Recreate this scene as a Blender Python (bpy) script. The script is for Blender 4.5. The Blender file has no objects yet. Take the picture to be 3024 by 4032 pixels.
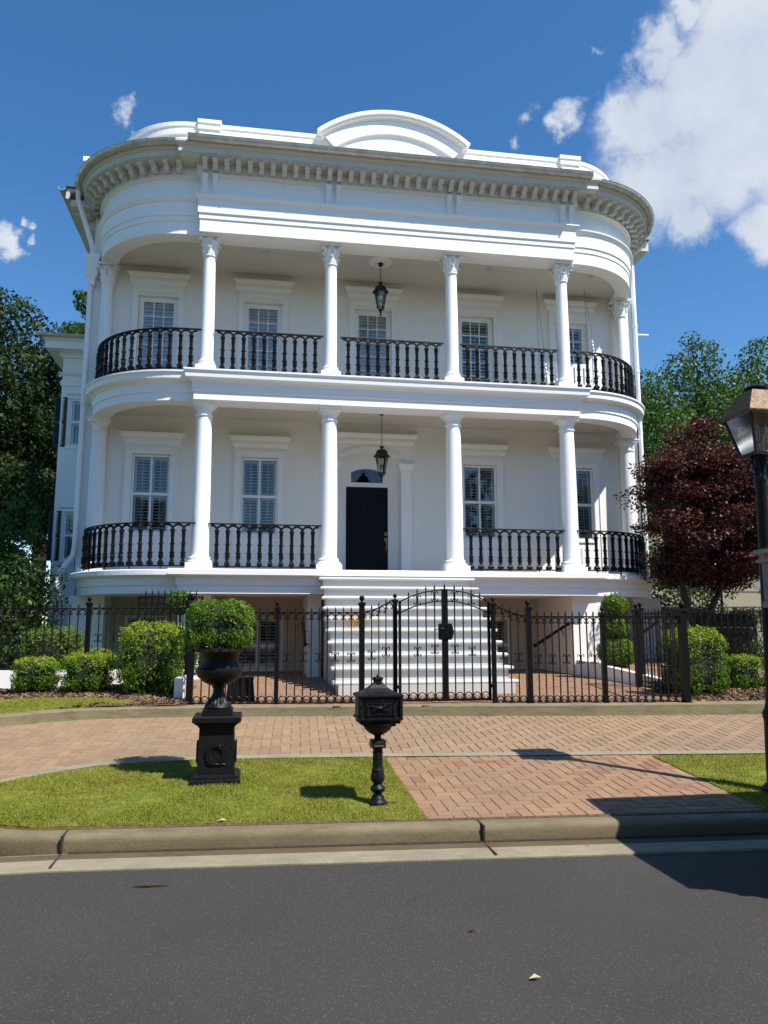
import bpy, math, random
import numpy as np
from mathutils import Vector, Matrix
random.seed(7); RNG = np.random.default_rng(11)
S = bpy.context.scene
COL = S.collection
PI = math.pi
# ------------------------------------------------------------------ camera, sky, sun, exposure
CAM = Vector((-2.7207, -15.7522, -1.1526)); PITCH, YAW, ROLL, FOC = 0.14936, 0.16012, -0.0010, 3060.7
cd = bpy.data.cameras.new('camera'); cam = bpy.data.objects.new('camera', cd); COL.objects.link(cam)
cd.sensor_fit = 'VERTICAL'; cd.sensor_height = 36.0; cd.lens = 36.0 * FOC / 4032.0; cd.clip_end = 3000; cd.clip_start = .05
fwd = Vector((math.sin(YAW)*math.cos(PITCH), math.cos(YAW)*math.cos(PITCH), math.sin(PITCH)))
rgt = Vector((math.cos(YAW), -math.sin(YAW), 0)); upv = rgt.cross(fwd)
rgt, upv = math.cos(ROLL)*rgt + math.sin(ROLL)*upv, -math.sin(ROLL)*rgt + math.cos(ROLL)*upv
cam.matrix_world = Matrix(((rgt.x, upv.x, -fwd.x, CAM.x), (rgt.y, upv.y, -fwd.y, CAM.y), (rgt.z, upv.z, -fwd.z, CAM.z), (0, 0, 0, 1)))
S.camera = cam
def skydir(px, py):                       # a direction in the sky, used to place the clouds
    k = 3024/1659.0
    return (fwd + rgt*((px*k-1512)/FOC) - upv*((py*k-2016)/FOC)).normalized()
S.view_settings.view_transform = 'Standard'; S.view_settings.look = 'None'; S.view_settings.gamma = 1.0
S.view_settings.exposure = 0.80
S.render.engine = 'CYCLES'; S.cycles.max_bounces = 8; S.cycles.transparent_max_bounces = 16; S.cycles.sample_clamp_indirect = 6
SUN_EL, SUN_AZ = math.radians(54.5), math.atan2(-0.707, 0.707)
sunv = Vector((math.cos(SUN_EL)*math.cos(SUN_AZ), math.cos(SUN_EL)*math.sin(SUN_AZ), math.sin(SUN_EL)))
sl = bpy.data.lights.new('sun', 'SUN'); sl.energy = 4.3; sl.angle = math.radians(0.5); sl.color = (1.0, 0.955, 0.88)
so = bpy.data.objects.new('sun', sl); COL.objects.link(so); so.rotation_euler = (-sunv).to_track_quat('-Z', 'Y').to_euler(); so.location = (20, -25, 40)

W = bpy.data.worlds.new('World'); S.world = W; W.use_nodes = True
nt = W.node_tree; N = nt.nodes; L = nt.links
for n in list(N): N.remove(n)
sky = N.new('ShaderNodeTexSky'); sky.sky_type = 'NISHITA'; sky.sun_disc = False
sky.sun_elevation = SUN_EL; sky.sun_rotation = math.radians(135); sky.air_density = 1.0; sky.dust_density = 0.3; sky.ozone_density = 3.0; sky.altitude = 300
bg = N.new('ShaderNodeBackground'); bg.inputs[1].default_value = 0.098; hs = N.new('ShaderNodeHueSaturation'); hs.inputs['Saturation'].default_value = 1.25; L.new(sky.outputs[0], hs.inputs['Color']); L.new(hs.outputs[0], bg.inputs[0])
tc = N.new('ShaderNodeTexCoord')
def mth(op, a, b=None, c=None, clamp=False):
    m = N.new('ShaderNodeMath'); m.operation = op; m.use_clamp = clamp
    for i, v in enumerate((a, b, c)):
        if v is None: continue
        if hasattr(v, 'links') or hasattr(v, 'is_output'): L.new(v, m.inputs[i])
        else: m.inputs[i].default_value = v
    return m.outputs[0]
wn = N.new('ShaderNodeTexNoise'); wn.inputs['Scale'].default_value = 6; wn.inputs['Detail'].default_value = 6; wn.inputs['Roughness'].default_value = .58
L.new(tc.outputs['Generated'], wn.inputs['Vector'])
wn2 = N.new('ShaderNodeTexNoise'); wn2.inputs['Scale'].default_value = 26; wn2.inputs['Detail'].default_value = 7; wn2.inputs['Roughness'].default_value = .62
L.new(tc.outputs['Generated'], wn2.inputs['Vector'])
CLOUDS = [(1425,95,58),(1480,200,130),(1585,130,175),(1400,255,100),(1440,380,130),(1560,320,160),(1650,250,190),(1650,60,150),(1500,455,75),(1340,240,50),(1400,160,60),
          (1660,490,75),(1240,258,40),(1205,282,32),(1226,234,24),(1148,246,26),(1134,274,25),(1122,300,20),(1300,108,20),(272,210,24),(266,238,24),(4,532,26),(26,540,15),(64,522,13),(68,542,10),(1470,8,34)]
nw = N.new('ShaderNodeTexNoise'); nw.inputs['Scale'].default_value = 9; nw.inputs['Detail'].default_value = 7; nw.inputs['Roughness'].default_value = .6; L.new(tc.outputs['Generated'], nw.inputs['Vector'])
nv = N.new('ShaderNodeTexNoise'); nv.inputs['Scale'].default_value = 42; nv.inputs['Detail'].default_value = 7; nv.inputs['Roughness'].default_value = .65; L.new(tc.outputs['Generated'], nv.inputs['Vector'])
def vm(op, a, b):
    m = N.new('ShaderNodeVectorMath'); m.operation = op
    for i, v in enumerate((a, b)):
        if hasattr(v, 'is_output'): L.new(v, m.inputs[i])
        else: m.inputs[i].default_value = v
    return m.outputs[0]
wdir = vm('ADD', vm('ADD', tc.outputs['Generated'], vm('MULTIPLY', vm('SUBTRACT', nw.outputs['Color'], (.5,.5,.5)), (.10,.10,.10))), vm('MULTIPLY', vm('SUBTRACT', nv.outputs['Color'], (.5,.5,.5)), (.034,.034,.034)))
field = None
for (px, py, r) in CLOUDS:
    d = skydir(px, py); ang = r/1679.0
    vd = N.new('ShaderNodeVectorMath'); vd.operation = 'DISTANCE'; L.new(wdir, vd.inputs[0]); vd.inputs[1].default_value = d
    f = mth('MULTIPLY_ADD', vd.outputs['Value'], -1.0/ang, 1.0)
    f = mth('MULTIPLY', f, min(1.0, r/70.0)*.55+.45)
    field = f if field is None else mth('MAXIMUM', field, f)
noi = mth('MULTIPLY_ADD', wn.outputs[0], 1.5, -0.78)
noi = mth('ADD', noi, mth('MULTIPLY_ADD', wn2.outputs[0], 0.55, -0.275))
den = mth('ADD', field, noi)
alpha = N.new('ShaderNodeMapRange'); alpha.interpolation_type = 'SMOOTHSTEP'; L.new(den, alpha.inputs[0])
alpha.inputs[1].default_value = -0.04; alpha.inputs[2].default_value = 0.55; alpha.inputs[4].default_value = 0.97
cr = N.new('ShaderNodeMapRange'); L.new(mth('ADD', mth('MULTIPLY', wn2.outputs[0], .18), mth('MULTIPLY', wn.outputs[0], 1.0)), cr.inputs[0]); cr.inputs[1].default_value = 0.42; cr.inputs[2].default_value = 0.74
cm = N.new('ShaderNodeMix'); cm.data_type = 'RGBA'; L.new(cr.outputs[0], cm.inputs[0])
cm.inputs[6].default_value = (.46, .53, .66, 1); cm.inputs[7].default_value = (.66, .70, .77, 1)
cb = N.new('ShaderNodeBackground'); L.new(cm.outputs[2], cb.inputs[0]); cb.inputs[1].default_value = 0.66
mx = N.new('ShaderNodeMixShader'); L.new(alpha.outputs[0], mx.inputs[0]); L.new(bg.outputs[0], mx.inputs[1]); L.new(cb.outputs[0], mx.inputs[2])
wo = N.new('ShaderNodeOutputWorld'); L.new(mx.outputs[0], wo.inputs[0])

# ------------------------------------------------------------------ helpers
def tag(o, label=None, cat=None, group=None, kind=None):
    if label: o['label'] = label
    if cat: o['category'] = cat
    if group: o['group'] = group
    if kind: o['kind'] = kind
    return o
def empty(name, loc=(0, 0, 0), rz=0, label=None, cat=None, group=None):
    o = bpy.data.objects.new(name, None); COL.objects.link(o); o.location = loc; o.rotation_euler = (0, 0, rz); o.empty_display_size = .1
    return tag(o, label, cat, group)
def dup(o, parent=None, loc=None, rz=None):
    c = o.copy(); COL.objects.link(c)
    if parent is not None: c.parent = parent
    if loc is not None: c.location = loc
    if rz is not None: c.rotation_euler = (0, 0, rz)
    for ch in list(o.children): dup(ch, c)
    return c
def circ(n, r=1.0, a0=0.0, a1=2*PI, cx=0, cy=0, ends=False):
    m = n if not ends else n-1
    return [(cx+r*math.cos(a0+(a1-a0)*i/m), cy+r*math.sin(a0+(a1-a0)*i/m)) for i in range(n)]
class MB:
    def __init__(s): s.v = []; s.f = []; s.m = []; s.cur = 0; s.T = None
    def add(s, vs, fs):
        b = len(s.v)
        if s.T is not None: vs = [s.T @ Vector(p) for p in vs]
        s.v += [tuple(p) for p in vs]; s.f += [tuple(i+b for i in f) for f in fs]; s.m += [s.cur]*len(fs); return s
    def box(s, x0, y0, z0, x1, y1, z1):
        return s.add([(x0,y0,z0),(x1,y0,z0),(x1,y1,z0),(x0,y1,z0),(x0,y0,z1),(x1,y0,z1),(x1,y1,z1),(x0,y1,z1)],
                     [(3,2,1,0),(4,5,6,7),(0,1,5,4),(1,2,6,5),(2,3,7,6),(3,0,4,7)])
    def cbox(s, c, sx, sy, sz, b=0.0):
        x, y, z = c
        if b <= 0: return s.box(x-sx/2, y-sy/2, z-sz/2, x+sx/2, y+sy/2, z+sz/2)
        return s.frust(x, y, [(sx/2-b, sy/2-b, z-sz/2), (sx/2, sy/2, z-sz/2+b), (sx/2, sy/2, z+sz/2-b), (sx/2-b, sy/2-b, z+sz/2)])
    def frust(s, x, y, rings):            # rings of (half x, half y, z)
        vs = []; n = len(rings)
        for hx, hy, z in rings: vs += [(x-hx,y-hy,z),(x+hx,y-hy,z),(x+hx,y+hy,z),(x-hx,y+hy,z)]
        fs = [(3,2,1,0), tuple(4*(n-1)+i for i in range(4))]
        for k in range(n-1):
            for i in range(4): j = (i+1) % 4; fs.append((4*k+i, 4*k+j, 4*k+4+j, 4*k+4+i))
        return s.add(vs, fs)
    def prism(s, pts, y0, y1):            # outline in x,z pushed from y0 to y1
        n = len(pts)
        return s.add([(x,y0,z) for x,z in pts]+[(x,y1,z) for x,z in pts], [tuple(range(n)), tuple(range(2*n-1, n-1, -1))]+[(i, n+i, n+(i+1)%n, (i+1)%n) for i in range(n)])
    def slab(s, pts, z0, z1):             # outline in x,y
        n = len(pts)
        return s.add([(x,y,z0) for x,y in pts]+[(x,y,z1) for x,y in pts], [tuple(range(n-1,-1,-1)), tuple(range(n, 2*n))]+[(i, (i+1)%n, n+(i+1)%n, n+i) for i in range(n)])
    def lathe(s, prof, n=16, c=(0,0,0), rib=None):
        vs = []; fs = []; m = len(prof)
        for k, (r, z) in enumerate(prof):
            for i in range(n):
                a = 2*PI*i/n; rr = r if rib is None else r*(1+rib(k, a))
                vs.append((c[0]+rr*math.cos(a), c[1]+rr*math.sin(a), c[2]+z))
        for k in range(m-1):
            for i in range(n): j = (i+1) % n; fs.append((k*n+i, k*n+j, (k+1)*n+j, (k+1)*n+i))
        fs.append(tuple(range(n-1,-1,-1))); fs.append(tuple((m-1)*n+i for i in range(n)))
        return s.add(vs, fs)
    def tube(s, pts, r, n=6, closed=False):
        P = [Vector(p) for p in pts]; m = len(P); R = r if isinstance(r, (list, tuple)) else [r]*m
        vs = []; fs = []; u = None
        for k in range(m):
            if closed: t = P[(k+1) % m]-P[k-1]
            else: t = P[min(k+1, m-1)]-P[max(k-1, 0)]
            if t.length < 1e-9: t = Vector((0, 0, 1))
            t.normalize()
            if u is None: u = t.orthogonal().normalized()
            else:
                u = u - t*u.dot(t)
                u = u.normalized() if u.length > 1e-6 else t.orthogonal().normalized()
            w = t.cross(u)
            for i in range(n):
                a = 2*PI*i/n; vs.append(P[k]+(u*math.cos(a)+w*math.sin(a))*R[k])
        for k in range(m if closed else m-1):
            for i in range(n):
                j = (i+1) % n; q = ((k+1) % m)*n; fs.append((k*n+i, k*n+j, q+j, q+i))
        if not closed: fs.append(tuple(range(n-1,-1,-1))); fs.append(tuple((m-1)*n+i for i in range(n)))
        return s.add(vs, fs)
    def ball(s, c, r, n=10, m=7, sc=(1,1,1)):
        prof = [(max(1e-4, math.sin(PI*k/m))*r, -math.cos(PI*k/m)*r) for k in range(m+1)]
        vs = []; fs = []
        for rr, z in prof:
            for i in range(n): a = 2*PI*i/n; vs.append((c[0]+sc[0]*rr*math.cos(a), c[1]+sc[1]*rr*math.sin(a), c[2]+sc[2]*z))
        for k in range(m):
            for i in range(n): j = (i+1) % n; fs.append((k*n+i, k*n+j, (k+1)*n+j, (k+1)*n+i))
        return s.add(vs, fs)
    def sweep(s, path, prof, closed_prof=True, closed_path=False, right=True, caps=True):
        # path: x,y points; prof: (out, z); out is to the right of the path's direction
        n = len(path); k = len(prof); vs = []; sg = 1 if right else -1
        for i in range(n):
            p = Vector(path[i])
            d0 = (p-Vector(path[i-1])) if (i > 0 or closed_path) else None
            d1 = (Vector(path[(i+1) % n])-p) if (i < n-1 or closed_path) else None
            n0 = Vector((d0.y, -d0.x)).normalized()*sg if d0 is not None else None
            n1 = Vector((d1.y, -d1.x)).normalized()*sg if d1 is not None else None
            if n0 is None: mm = n1
            elif n1 is None: mm = n0
            else:
                mm = n0+n1
                mm = mm/max(.25, (1+n0.dot(n1)))
            for o, z in prof: vs.append((p.x+mm.x*o, p.y+mm.y*o, z))
        fs = []
        for i in range(n if closed_path else n-1):
            a = i*k; b = ((i+1) % n)*k
            for j in range(k if closed_prof else k-1):
                q = (j+1) % k; fs.append((a+j, b+j, b+q, a+q))
        if caps and closed_prof and not closed_path: fs.append(tuple(range(k-1,-1,-1))); fs.append(tuple((n-1)*k+j for j in range(k)))
        return s.add(vs, fs)
    def build(s, name, mat, parent=None, smooth=False, loc=None):
        me = bpy.data.meshes.new(name); me.from_pydata(s.v, [], s.f)
        mats = mat if isinstance(mat, (list, tuple)) else [mat]
        for m in mats: me.materials.append(m)
        if len(mats) > 1: me.polygons.foreach_set('material_index', s.m)
        import bmesh
        bm = bmesh.new(); bm.from_mesh(me); bmesh.ops.recalc_face_normals(bm, faces=bm.faces); bm.to_mesh(me); bm.free()
        if smooth:
            me.polygons.foreach_set('use_smooth', [True]*len(me.polygons))
            try: me.set_sharp_from_angle(angle=math.radians(42))
            except Exception: pass
        me.update()
        o = bpy.data.objects.new(name, me); COL.objects.link(o)
        if parent is not None: o.parent = parent
        if loc is not None: o.location = loc
        return o

# ------------------------------------------------------------------ materials
class G:
    def __init__(s, name):
        s.m = bpy.data.materials.new(name); s.m.use_nodes = True; s.t = s.m.node_tree; s.b = s.t.nodes['Principled BSDF']; s.o = s.t.nodes['Material Output']
    def n(s, t, **k):
        x = s.t.nodes.new(t)
        for a, b in k.items(): setattr(x, a, b)
        return x
    def l(s, a, b): s.t.links.new(a, b)
    def noise(s, scale, detail=4, rough=.6, co='Object', vec=None, stretch=None):
        x = s.n('ShaderNodeTexNoise'); x.inputs['Scale'].default_value = scale; x.inputs['Detail'].default_value = detail; x.inputs['Roughness'].default_value = rough
        c = s.n('ShaderNodeTexCoord').outputs[co] if vec is None else vec
        if stretch:
            mp = s.n('ShaderNodeMapping'); mp.inputs['Scale'].default_value = stretch; s.l(c, mp.inputs[0]); c = mp.outputs[0]
        s.l(c, x.inputs['Vector']); return x.outputs[0]
    def ramp(s, fac, stops):
        x = s.n('ShaderNodeValToRGB'); e = x.color_ramp.elements
        while len(e) < len(stops): e.new(.5)
        for i, (p, c) in enumerate(stops): e[i].position = p; e[i].color = (*c, 1) if len(c) == 3 else c
        s.l(fac, x.inputs[0]); return x.outputs[0]
    def mix(s, fac, a, b, mode='MIX'):
        x = s.n('ShaderNodeMix', data_type='RGBA', blend_type=mode)
        for i, v in ((0, fac), (6, a), (7, b)):
            if isinstance(v, (int, float)): x.inputs[i].default_value = v
            elif isinstance(v, tuple): x.inputs[i].default_value = (*v, 1)
            else: s.l(v, x.inputs[i])
        return x.outputs[2]
    def rng(s, v, a, b, c, d):
        x = s.n('ShaderNodeMapRange'); s.l(v, x.inputs[0])
        for i, q in enumerate((a, b, c, d)): x.inputs[i+1].default_value = q
        return x.outputs[0]
    def bump(s, h, strength, dist=.01):
        x = s.n('ShaderNodeBump'); x.inputs['Strength'].default_value = strength; x.inputs['Distance'].default_value = dist; s.l(h, x.inputs['Height']); s.l(x.outputs[0], s.b.inputs['Normal'])
    def set(s, col=None, rough=None, metal=None, spec=None):
        for k, v in (('Base Color', col), ('Roughness', rough), ('Metallic', metal), ('Specular IOR Level', spec)):
            if v is None: continue
            if isinstance(v, tuple): s.b.inputs[k].default_value = (*v, 1)
            elif isinstance(v, (int, float)): s.b.inputs[k].default_value = v
            else: s.l(v, s.b.inputs[k])
        return s
def mul(c, k): return tuple(min(1, x*k) for x in c)
def simple(name, col, rough=.6, var=.15, scale=6, metal=0, spec=.5, bump=0, bscale=60):
    g = G(name); n = g.noise(scale, 5)
    g.set(g.ramp(n, [(.3, mul(col, 1-var)), (.7, mul(col, 1+var))]), rough, metal, spec)
    if bump: g.bump(g.noise(bscale, 4), bump)
    return g.m
def paint(name, col, dirt=.10, streak=True):
    g = G(name)
    a = g.noise(1.1, 5, .6); b = g.noise(3.0, 6, .65, stretch=(5, 5, .45)); c = g.noise(40, 3)
    f = g.rng(a, .35, .75, 0, dirt*.6)
    base = g.mix(f, col, mul(col, .86))
    st = g.rng(b, .55, .85, 0, dirt)
    base = g.mix(st, base, (col[0]*.72, col[1]*.69, col[2]*.62))
    g.set(base, g.rng(a, .3, .7, .42, .62), 0, .4)
    g.bump(c, .06, .004)
    return g.m
M = {}
M['white'] = paint('white_paint', (.86, .86, .85), .22)
M['wall'] = paint('white_stucco', (.84, .82, .775), .2)
M['trim'] = paint('white_trim_paint', (.86, .86, .85), .10)
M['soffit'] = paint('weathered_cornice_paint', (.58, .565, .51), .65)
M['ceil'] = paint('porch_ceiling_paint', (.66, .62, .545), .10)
M['deck'] = simple('grey_porch_deck', (.24, .215, .18), .6, .15, 4)
def stairpaint():
    g = G('worn_step_paint'); a = g.noise(1.4, 5, .6); c = g.noise(5, 6, .7, stretch=(1, 1, 3)); col = (.52, .52, .505)
    base = g.mix(g.rng(a, .4, .75, 0, .5), col, (.47, .46, .43)); base = g.mix(g.rng(c, .56, .8, 0, .5), base, (.40, .36, .29))
    sx = g.n('ShaderNodeSeparateXYZ'); g.l(g.n('ShaderNodeTexCoord').outputs['Object'], sx.inputs[0])
    def bump1(o, c0, w):
        m = g.n('ShaderNodeMath', operation='SUBTRACT'); g.l(o, m.inputs[0]); m.inputs[1].default_value = c0; b_ = g.n('ShaderNodeMath', operation='ABSOLUTE'); g.l(m.outputs[0], b_.inputs[0]); return g.rng(b_.outputs[0], 0, w, 1, 0)
    mm = g.n('ShaderNodeMath', operation='MULTIPLY'); g.l(bump1(sx.outputs[0], -.95, .36), mm.inputs[0]); g.l(bump1(sx.outputs[2], -1.05, .28), mm.inputs[1])
    m3 = g.n('ShaderNodeMath', operation='MULTIPLY'); g.l(mm.outputs[0], m3.inputs[0]); g.l(g.rng(g.noise(7, 5, .6, stretch=(1, 1, .6)), .42, .62, 0, 1.6), m3.inputs[1])
    base = g.mix(m3.outputs[0], base, (.52, .30, .08)); g.set(base, .55, 0, .35); g.bump(g.noise(60, 3), .1, .004); return g.m
M['stair'] = stairpaint()
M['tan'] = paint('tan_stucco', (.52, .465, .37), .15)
M['gutter'] = simple('galvanised_gutter', (.52, .51, .47), .42, .22, 5, .35)
M['roofing'] = simple('dark_roofing', (.10, .10, .105), .8)
M['iron'] = simple('black_iron', (.0045, .0045, .005), .45, .35, 30, 0, .16, .25, 90)
M['ironr'] = simple('weathered_black_iron', (.010, .007, .006), .55, .5, 40, 0, .2, .3, 120)
M['lampblk'] = simple('black_lamp_paint', (.007, .007, .0078), .45, .4, 20, 0, .22, .2, 70)
M['bronze'] = simple('dark_bronze', (.03, .022, .014), .5, .4, 30, .5)
M['brass'] = simple('brass', (.45, .33, .12), .35, .25, 40, .9)
M['shut'] = simple('black_shutter_paint', (.012, .013, .018), .5, .2, 10)
M['doorp'] = simple('black_door_paint', (.004, .004, .006), .45, .2, 10, 0, .18)
M['slat'] = simple('white_louvre', (.74, .74, .72), .5, .06, 8)
M['dark'] = simple('dark_room', (.02, .018, .015), .9, .3, 3)
M['curtain'] = simple('curtain_cloth', (.30, .27, .22), .9, .2, 6)
M['chain'] = simple('steel_chain', (.45, .45, .43), .4, .1, 10, .6)
def glassmat(name, tint, refl=1.0, rough=.02):
    g = G(name); t = g.t
    tr = g.n('ShaderNodeBsdfTransparent'); tr.inputs[0].default_value = (*tint, 1)
    gl = g.n('ShaderNodeBsdfGlossy'); gl.inputs['Roughness'].default_value = rough; gl.inputs[0].default_value = (.95, .97, 1, 1)
    wv = g.noise(2.2, 2, .4); bp = g.n('ShaderNodeBump'); bp.inputs['Strength'].default_value = .05; bp.inputs['Distance'].default_value = .02; g.l(wv, bp.inputs['Height']); g.l(bp.outputs[0], gl.inputs['Normal'])
    fr = g.n('ShaderNodeFresnel'); fr.inputs[0].default_value = 1.5
    ms = g.n('ShaderNodeMath', operation='MULTIPLY'); g.l(fr.outputs[0], ms.inputs[0]); ms.inputs[1].default_value = 2.2*refl
    mx = g.n('ShaderNodeMixShader'); g.l(ms.outputs[0], mx.inputs[0]); g.l(tr.outputs[0], mx.inputs[1]); g.l(gl.outputs[0], mx.inputs[2])
    g.l(mx.outputs[0], g.o.inputs[0]); return g.m
M['glass'] = glassmat('window_glass', (.90, .92, .92), .72)
M['lglass'] = glassmat('lantern_glass', (.86, .88, .86), .8, .06)
def leafmat(name, cols, trans=.35, rough=.45, extra=None):
    g = G(name); geo = g.n('ShaderNodeNewGeometry')
    n = len(cols); col = g.ramp(geo.outputs['Random Per Island'], [(i/(n-1), c) for i, c in enumerate(cols)])
    big = g.noise(1.3, 3); col = g.mix(g.rng(big, .35, .65, 0, .45), col, mul(cols[-1], 1.15))
    g.set(col, rough, 0, .22)
    tl = g.n('ShaderNodeBsdfTranslucent'); tcx = g.mix(1.0, col, (1.0, 1.1, .45), 'MULTIPLY') if extra is None else g.mix(1.0, col, extra, 'MULTIPLY'); g.l(tcx, tl.inputs[0])
    mx = g.n('ShaderNodeMixShader'); mx.inputs[0].default_value = trans; g.l(g.b.outputs[0], mx.inputs[1]); g.l(tl.outputs[0], mx.inputs[2]); g.l(mx.outputs[0], g.o.inputs[0])
    return g.m
M['box'] = leafmat('boxwood_leaf', [(.06,.12,.010),(.11,.20,.016),(.19,.29,.03),(.08,.15,.012)], .3, .4)
M['boxy'] = leafmat('new_growth_leaf', [(.24,.30,.02),(.34,.38,.035),(.20,.26,.02)], .35)
M['tree'] = leafmat('broad_leaf', [(.035,.07,.014),(.06,.12,.02),(.10,.17,.03),(.045,.09,.016)], .3)
M['treed'] = leafmat('dark_forest_leaf', [(.010,.022,.005),(.018,.038,.008),(.04,.07,.014),(.012,.026,.006)], .22, .6)
M['treel'] = leafmat('light_green_leaf', [(.06,.12,.02),(.09,.17,.03),(.05,.10,.02)], .4)
M['yell'] = leafmat('yellow_green_leaf', [(.16,.17,.015),(.22,.22,.02),(.13,.15,.012)], .35)
M['maple'] = leafmat('red_maple_leaf', [(.034,.010,.009),(.068,.014,.012),(.10,.025,.018),(.044,.018,.016),(.085,.048,.042)], .2, .4, (1.2,.45,.35))
M['gloss'] = leafmat('glossy_leaf', [(.03,.06,.012),(.06,.10,.02),(.04,.08,.014)], .2, .28)
M['bark'] = simple('bark', (.045, .036, .028), .9, .4, 9, 0, .3, .6, 30)
M['core'] = simple('shaded_core', (.012, .017, .006), .95, .3, 9)  # near-black fill for added bush cores, inner shade put into the colour
# ground materials
def asphalt():
    g = G('asphalt'); a = g.noise(1.0, 5); b = g.noise(90, 3, .7); v = g.n('ShaderNodeTexVoronoi'); v.inputs['Scale'].default_value = 120; g.l(g.n('ShaderNodeTexCoord').outputs['Object'], v.inputs['Vector'])
    base = g.ramp(a, [(.3, (.0365,.0325,.0285)), (.7, (.046,.0415,.037))])
    b2 = g.noise(150, 2, .6); b3 = g.noise(62, 5, .78); base = g.mix(g.rng(b3, .56, .70, 0, .75), base, (.10,.096,.09)); base = g.mix(g.rng(b2, .35, .5, .55, 0), base, (.018,.017,.017))
    sep = g.n('ShaderNodeSeparateColor'); g.l(v.outputs['Color'], sep.inputs[0])
    sp = g.n('ShaderNodeMath', operation='GREATER_THAN'); g.l(sep.outputs[0], sp.inputs[0]); sp.inputs[1].default_value = .91
    near = g.n('ShaderNodeMath', operation='LESS_THAN'); g.l(v.outputs['Distance'], near.inputs[0]); near.inputs[1].default_value = .36
    m2 = g.n('ShaderNodeMath', operation='MULTIPLY'); g.l(sp.outputs[0], m2.inputs[0]); g.l(near.outputs[0], m2.inputs[1])
    base = g.mix(m2.outputs[0], base, (.12,.116,.11))
    st = g.noise(.35, 4, .6); base = g.mix(g.rng(st, .50, .74, 0, .55), base, (.034,.032,.030))
    g.set(base, .85, 0, .35); g.bump(b, .55, .006); return g.m
M['asphalt'] = asphalt()
def concrete(name, col, stain, grime=None):
    g = G(name); a = g.noise(2.2, 6, .65); b = g.noise(70, 3); c = g.noise(9, 5, .7, stretch=(.35, 1, 2.2))
    base = g.ramp(a, [(.3, mul(col, .82)), (.7, mul(col, 1.12))])
    base = g.mix(g.rng(c, .48, .78, 0, stain), base, (col[0]*.42, col[1]*.37, col[2]*.28))
    base = g.mix(g.rng(b, .6, .8, 0, .3), base, mul(col, 1.35))
    if grime:                             # splash dirt on the lower face of the street kerb
        sx = g.n('ShaderNodeSeparateXYZ'); g.l(g.n('ShaderNodeTexCoord').outputs['Object'], sx.inputs[0])
        zz = g.n('ShaderNodeMath', operation='MULTIPLY_ADD'); g.l(g.noise(7, 6, .7, stretch=(.6, 1, 1)), zz.inputs[0]); zz.inputs[1].default_value = .07; g.l(sx.outputs[2], zz.inputs[2])
        base = g.mix(g.rng(zz.outputs[0], grime, grime+.06, .68, 0), base, (.085, .062, .032))
    g.set(base, .88, 0, .3); g.bump(g.noise(26, 6, .7), .6, .012); return g.m
M['kerb'] = concrete('weathered_concrete', (.215, .182, .108), .8, -2.605)
M['pan'] = concrete('pale_concrete', (.25, .218, .15), .5)
M['strip'] = concrete('concrete_band', (.25, .222, .155), .25)
M['stain'] = concrete('wet_stained_concrete', (.105, .075, .04), .5)
def brickm(name, stops):
    g = G(name); geo = g.n('ShaderNodeNewGeometry'); n = len(stops)
    col = g.ramp(geo.outputs['Random Per Island'], [(i/(n-1), c) for i, c in enumerate(stops)])
    a = g.noise(.9, 5); b = g.noise(45, 4)
    col = g.mix(g.rng(a, .4, .7, 0, .4), col, (.21,.15,.10)); col = g.mix(g.rng(b, .5, .8, 0, .3), col, (.30,.24,.19)); d_ = g.noise(.45, 6, .7); col = g.mix(g.rng(d_, .5, .72, 0, .4), col, (.15,.115,.08))
    g.set(col, .85, 0, .3); g.bump(b, .3, .004); return g.m
M['brick'] = brickm('driveway_brick', [(0.248,0.148,0.084),(0.272,0.182,0.108),(0.256,0.175,0.105),(0.304,0.201,0.119),(0.232,0.163,0.101),(0.288,0.194,0.115),(0.224,0.141,0.084),(0.272,0.179,0.105)])
M['brickr'] = brickm('red_paving_brick', [(0.234,0.130,0.073),(0.265,0.155,0.089),(0.242,0.144,0.086),(0.289,0.176,0.102),(0.226,0.137,0.083),(0.273,0.169,0.099),(0.203,0.090,0.056),(0.257,0.151,0.086)])
M['sand'] = simple('sand_joint', (.20, .13, .075), .95, .3, 30)
M['soil'] = simple('mulch_soil', (.10, .065, .04), .95, .5, 25, 0, .2, .8, 60)
def grassm():
    g = G('lawn_grass'); geo = g.n('ShaderNodeNewGeometry')
    col = g.ramp(geo.outputs['Random Per Island'], [(0, (.13,.17,.012)), (.35, (.22,.26,.018)), (.7, (.30,.30,.03)), (1, (.44,.38,.11))])
    a = g.noise(1.9, 6, .65); col = g.mix(g.rng(a, .45, .64, 0, .85), col, (.31,.27,.06)); f_ = g.noise(6, 4); col = g.mix(g.rng(f_, .5, .7, 0, .6), col, (.10,.15,.012)); c = g.noise(.7, 4); col = g.mix(g.rng(c, .5, .75, 0, .5), col, (.13,.19,.015))
    g.set(col, .6, 0, .25)
    tl = g.n('ShaderNodeBsdfTranslucent'); g.l(col, tl.inputs[0]); mx = g.n('ShaderNodeMixShader'); mx.inputs[0].default_value = .3; g.l(g.b.outputs[0], mx.inputs[1]); g.l(tl.outputs[0], mx.inputs[2]); g.l(mx.outputs[0], g.o.inputs[0]); return g.m
M['grass'] = grassm()
M['turf'] = simple('turf', (.14, .155, .022), .95, .4, 12, 0, .2, .6, 60)
M['land'] = simple('ground_earth', (.05, .065, .02), .95, .4, 2)
M['chip'] = leafmat('bark_chip', [(.10,.058,.030),(.20,.125,.07),(.32,.22,.13),(.13,.08,.045)], 0.0, .9)

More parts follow.
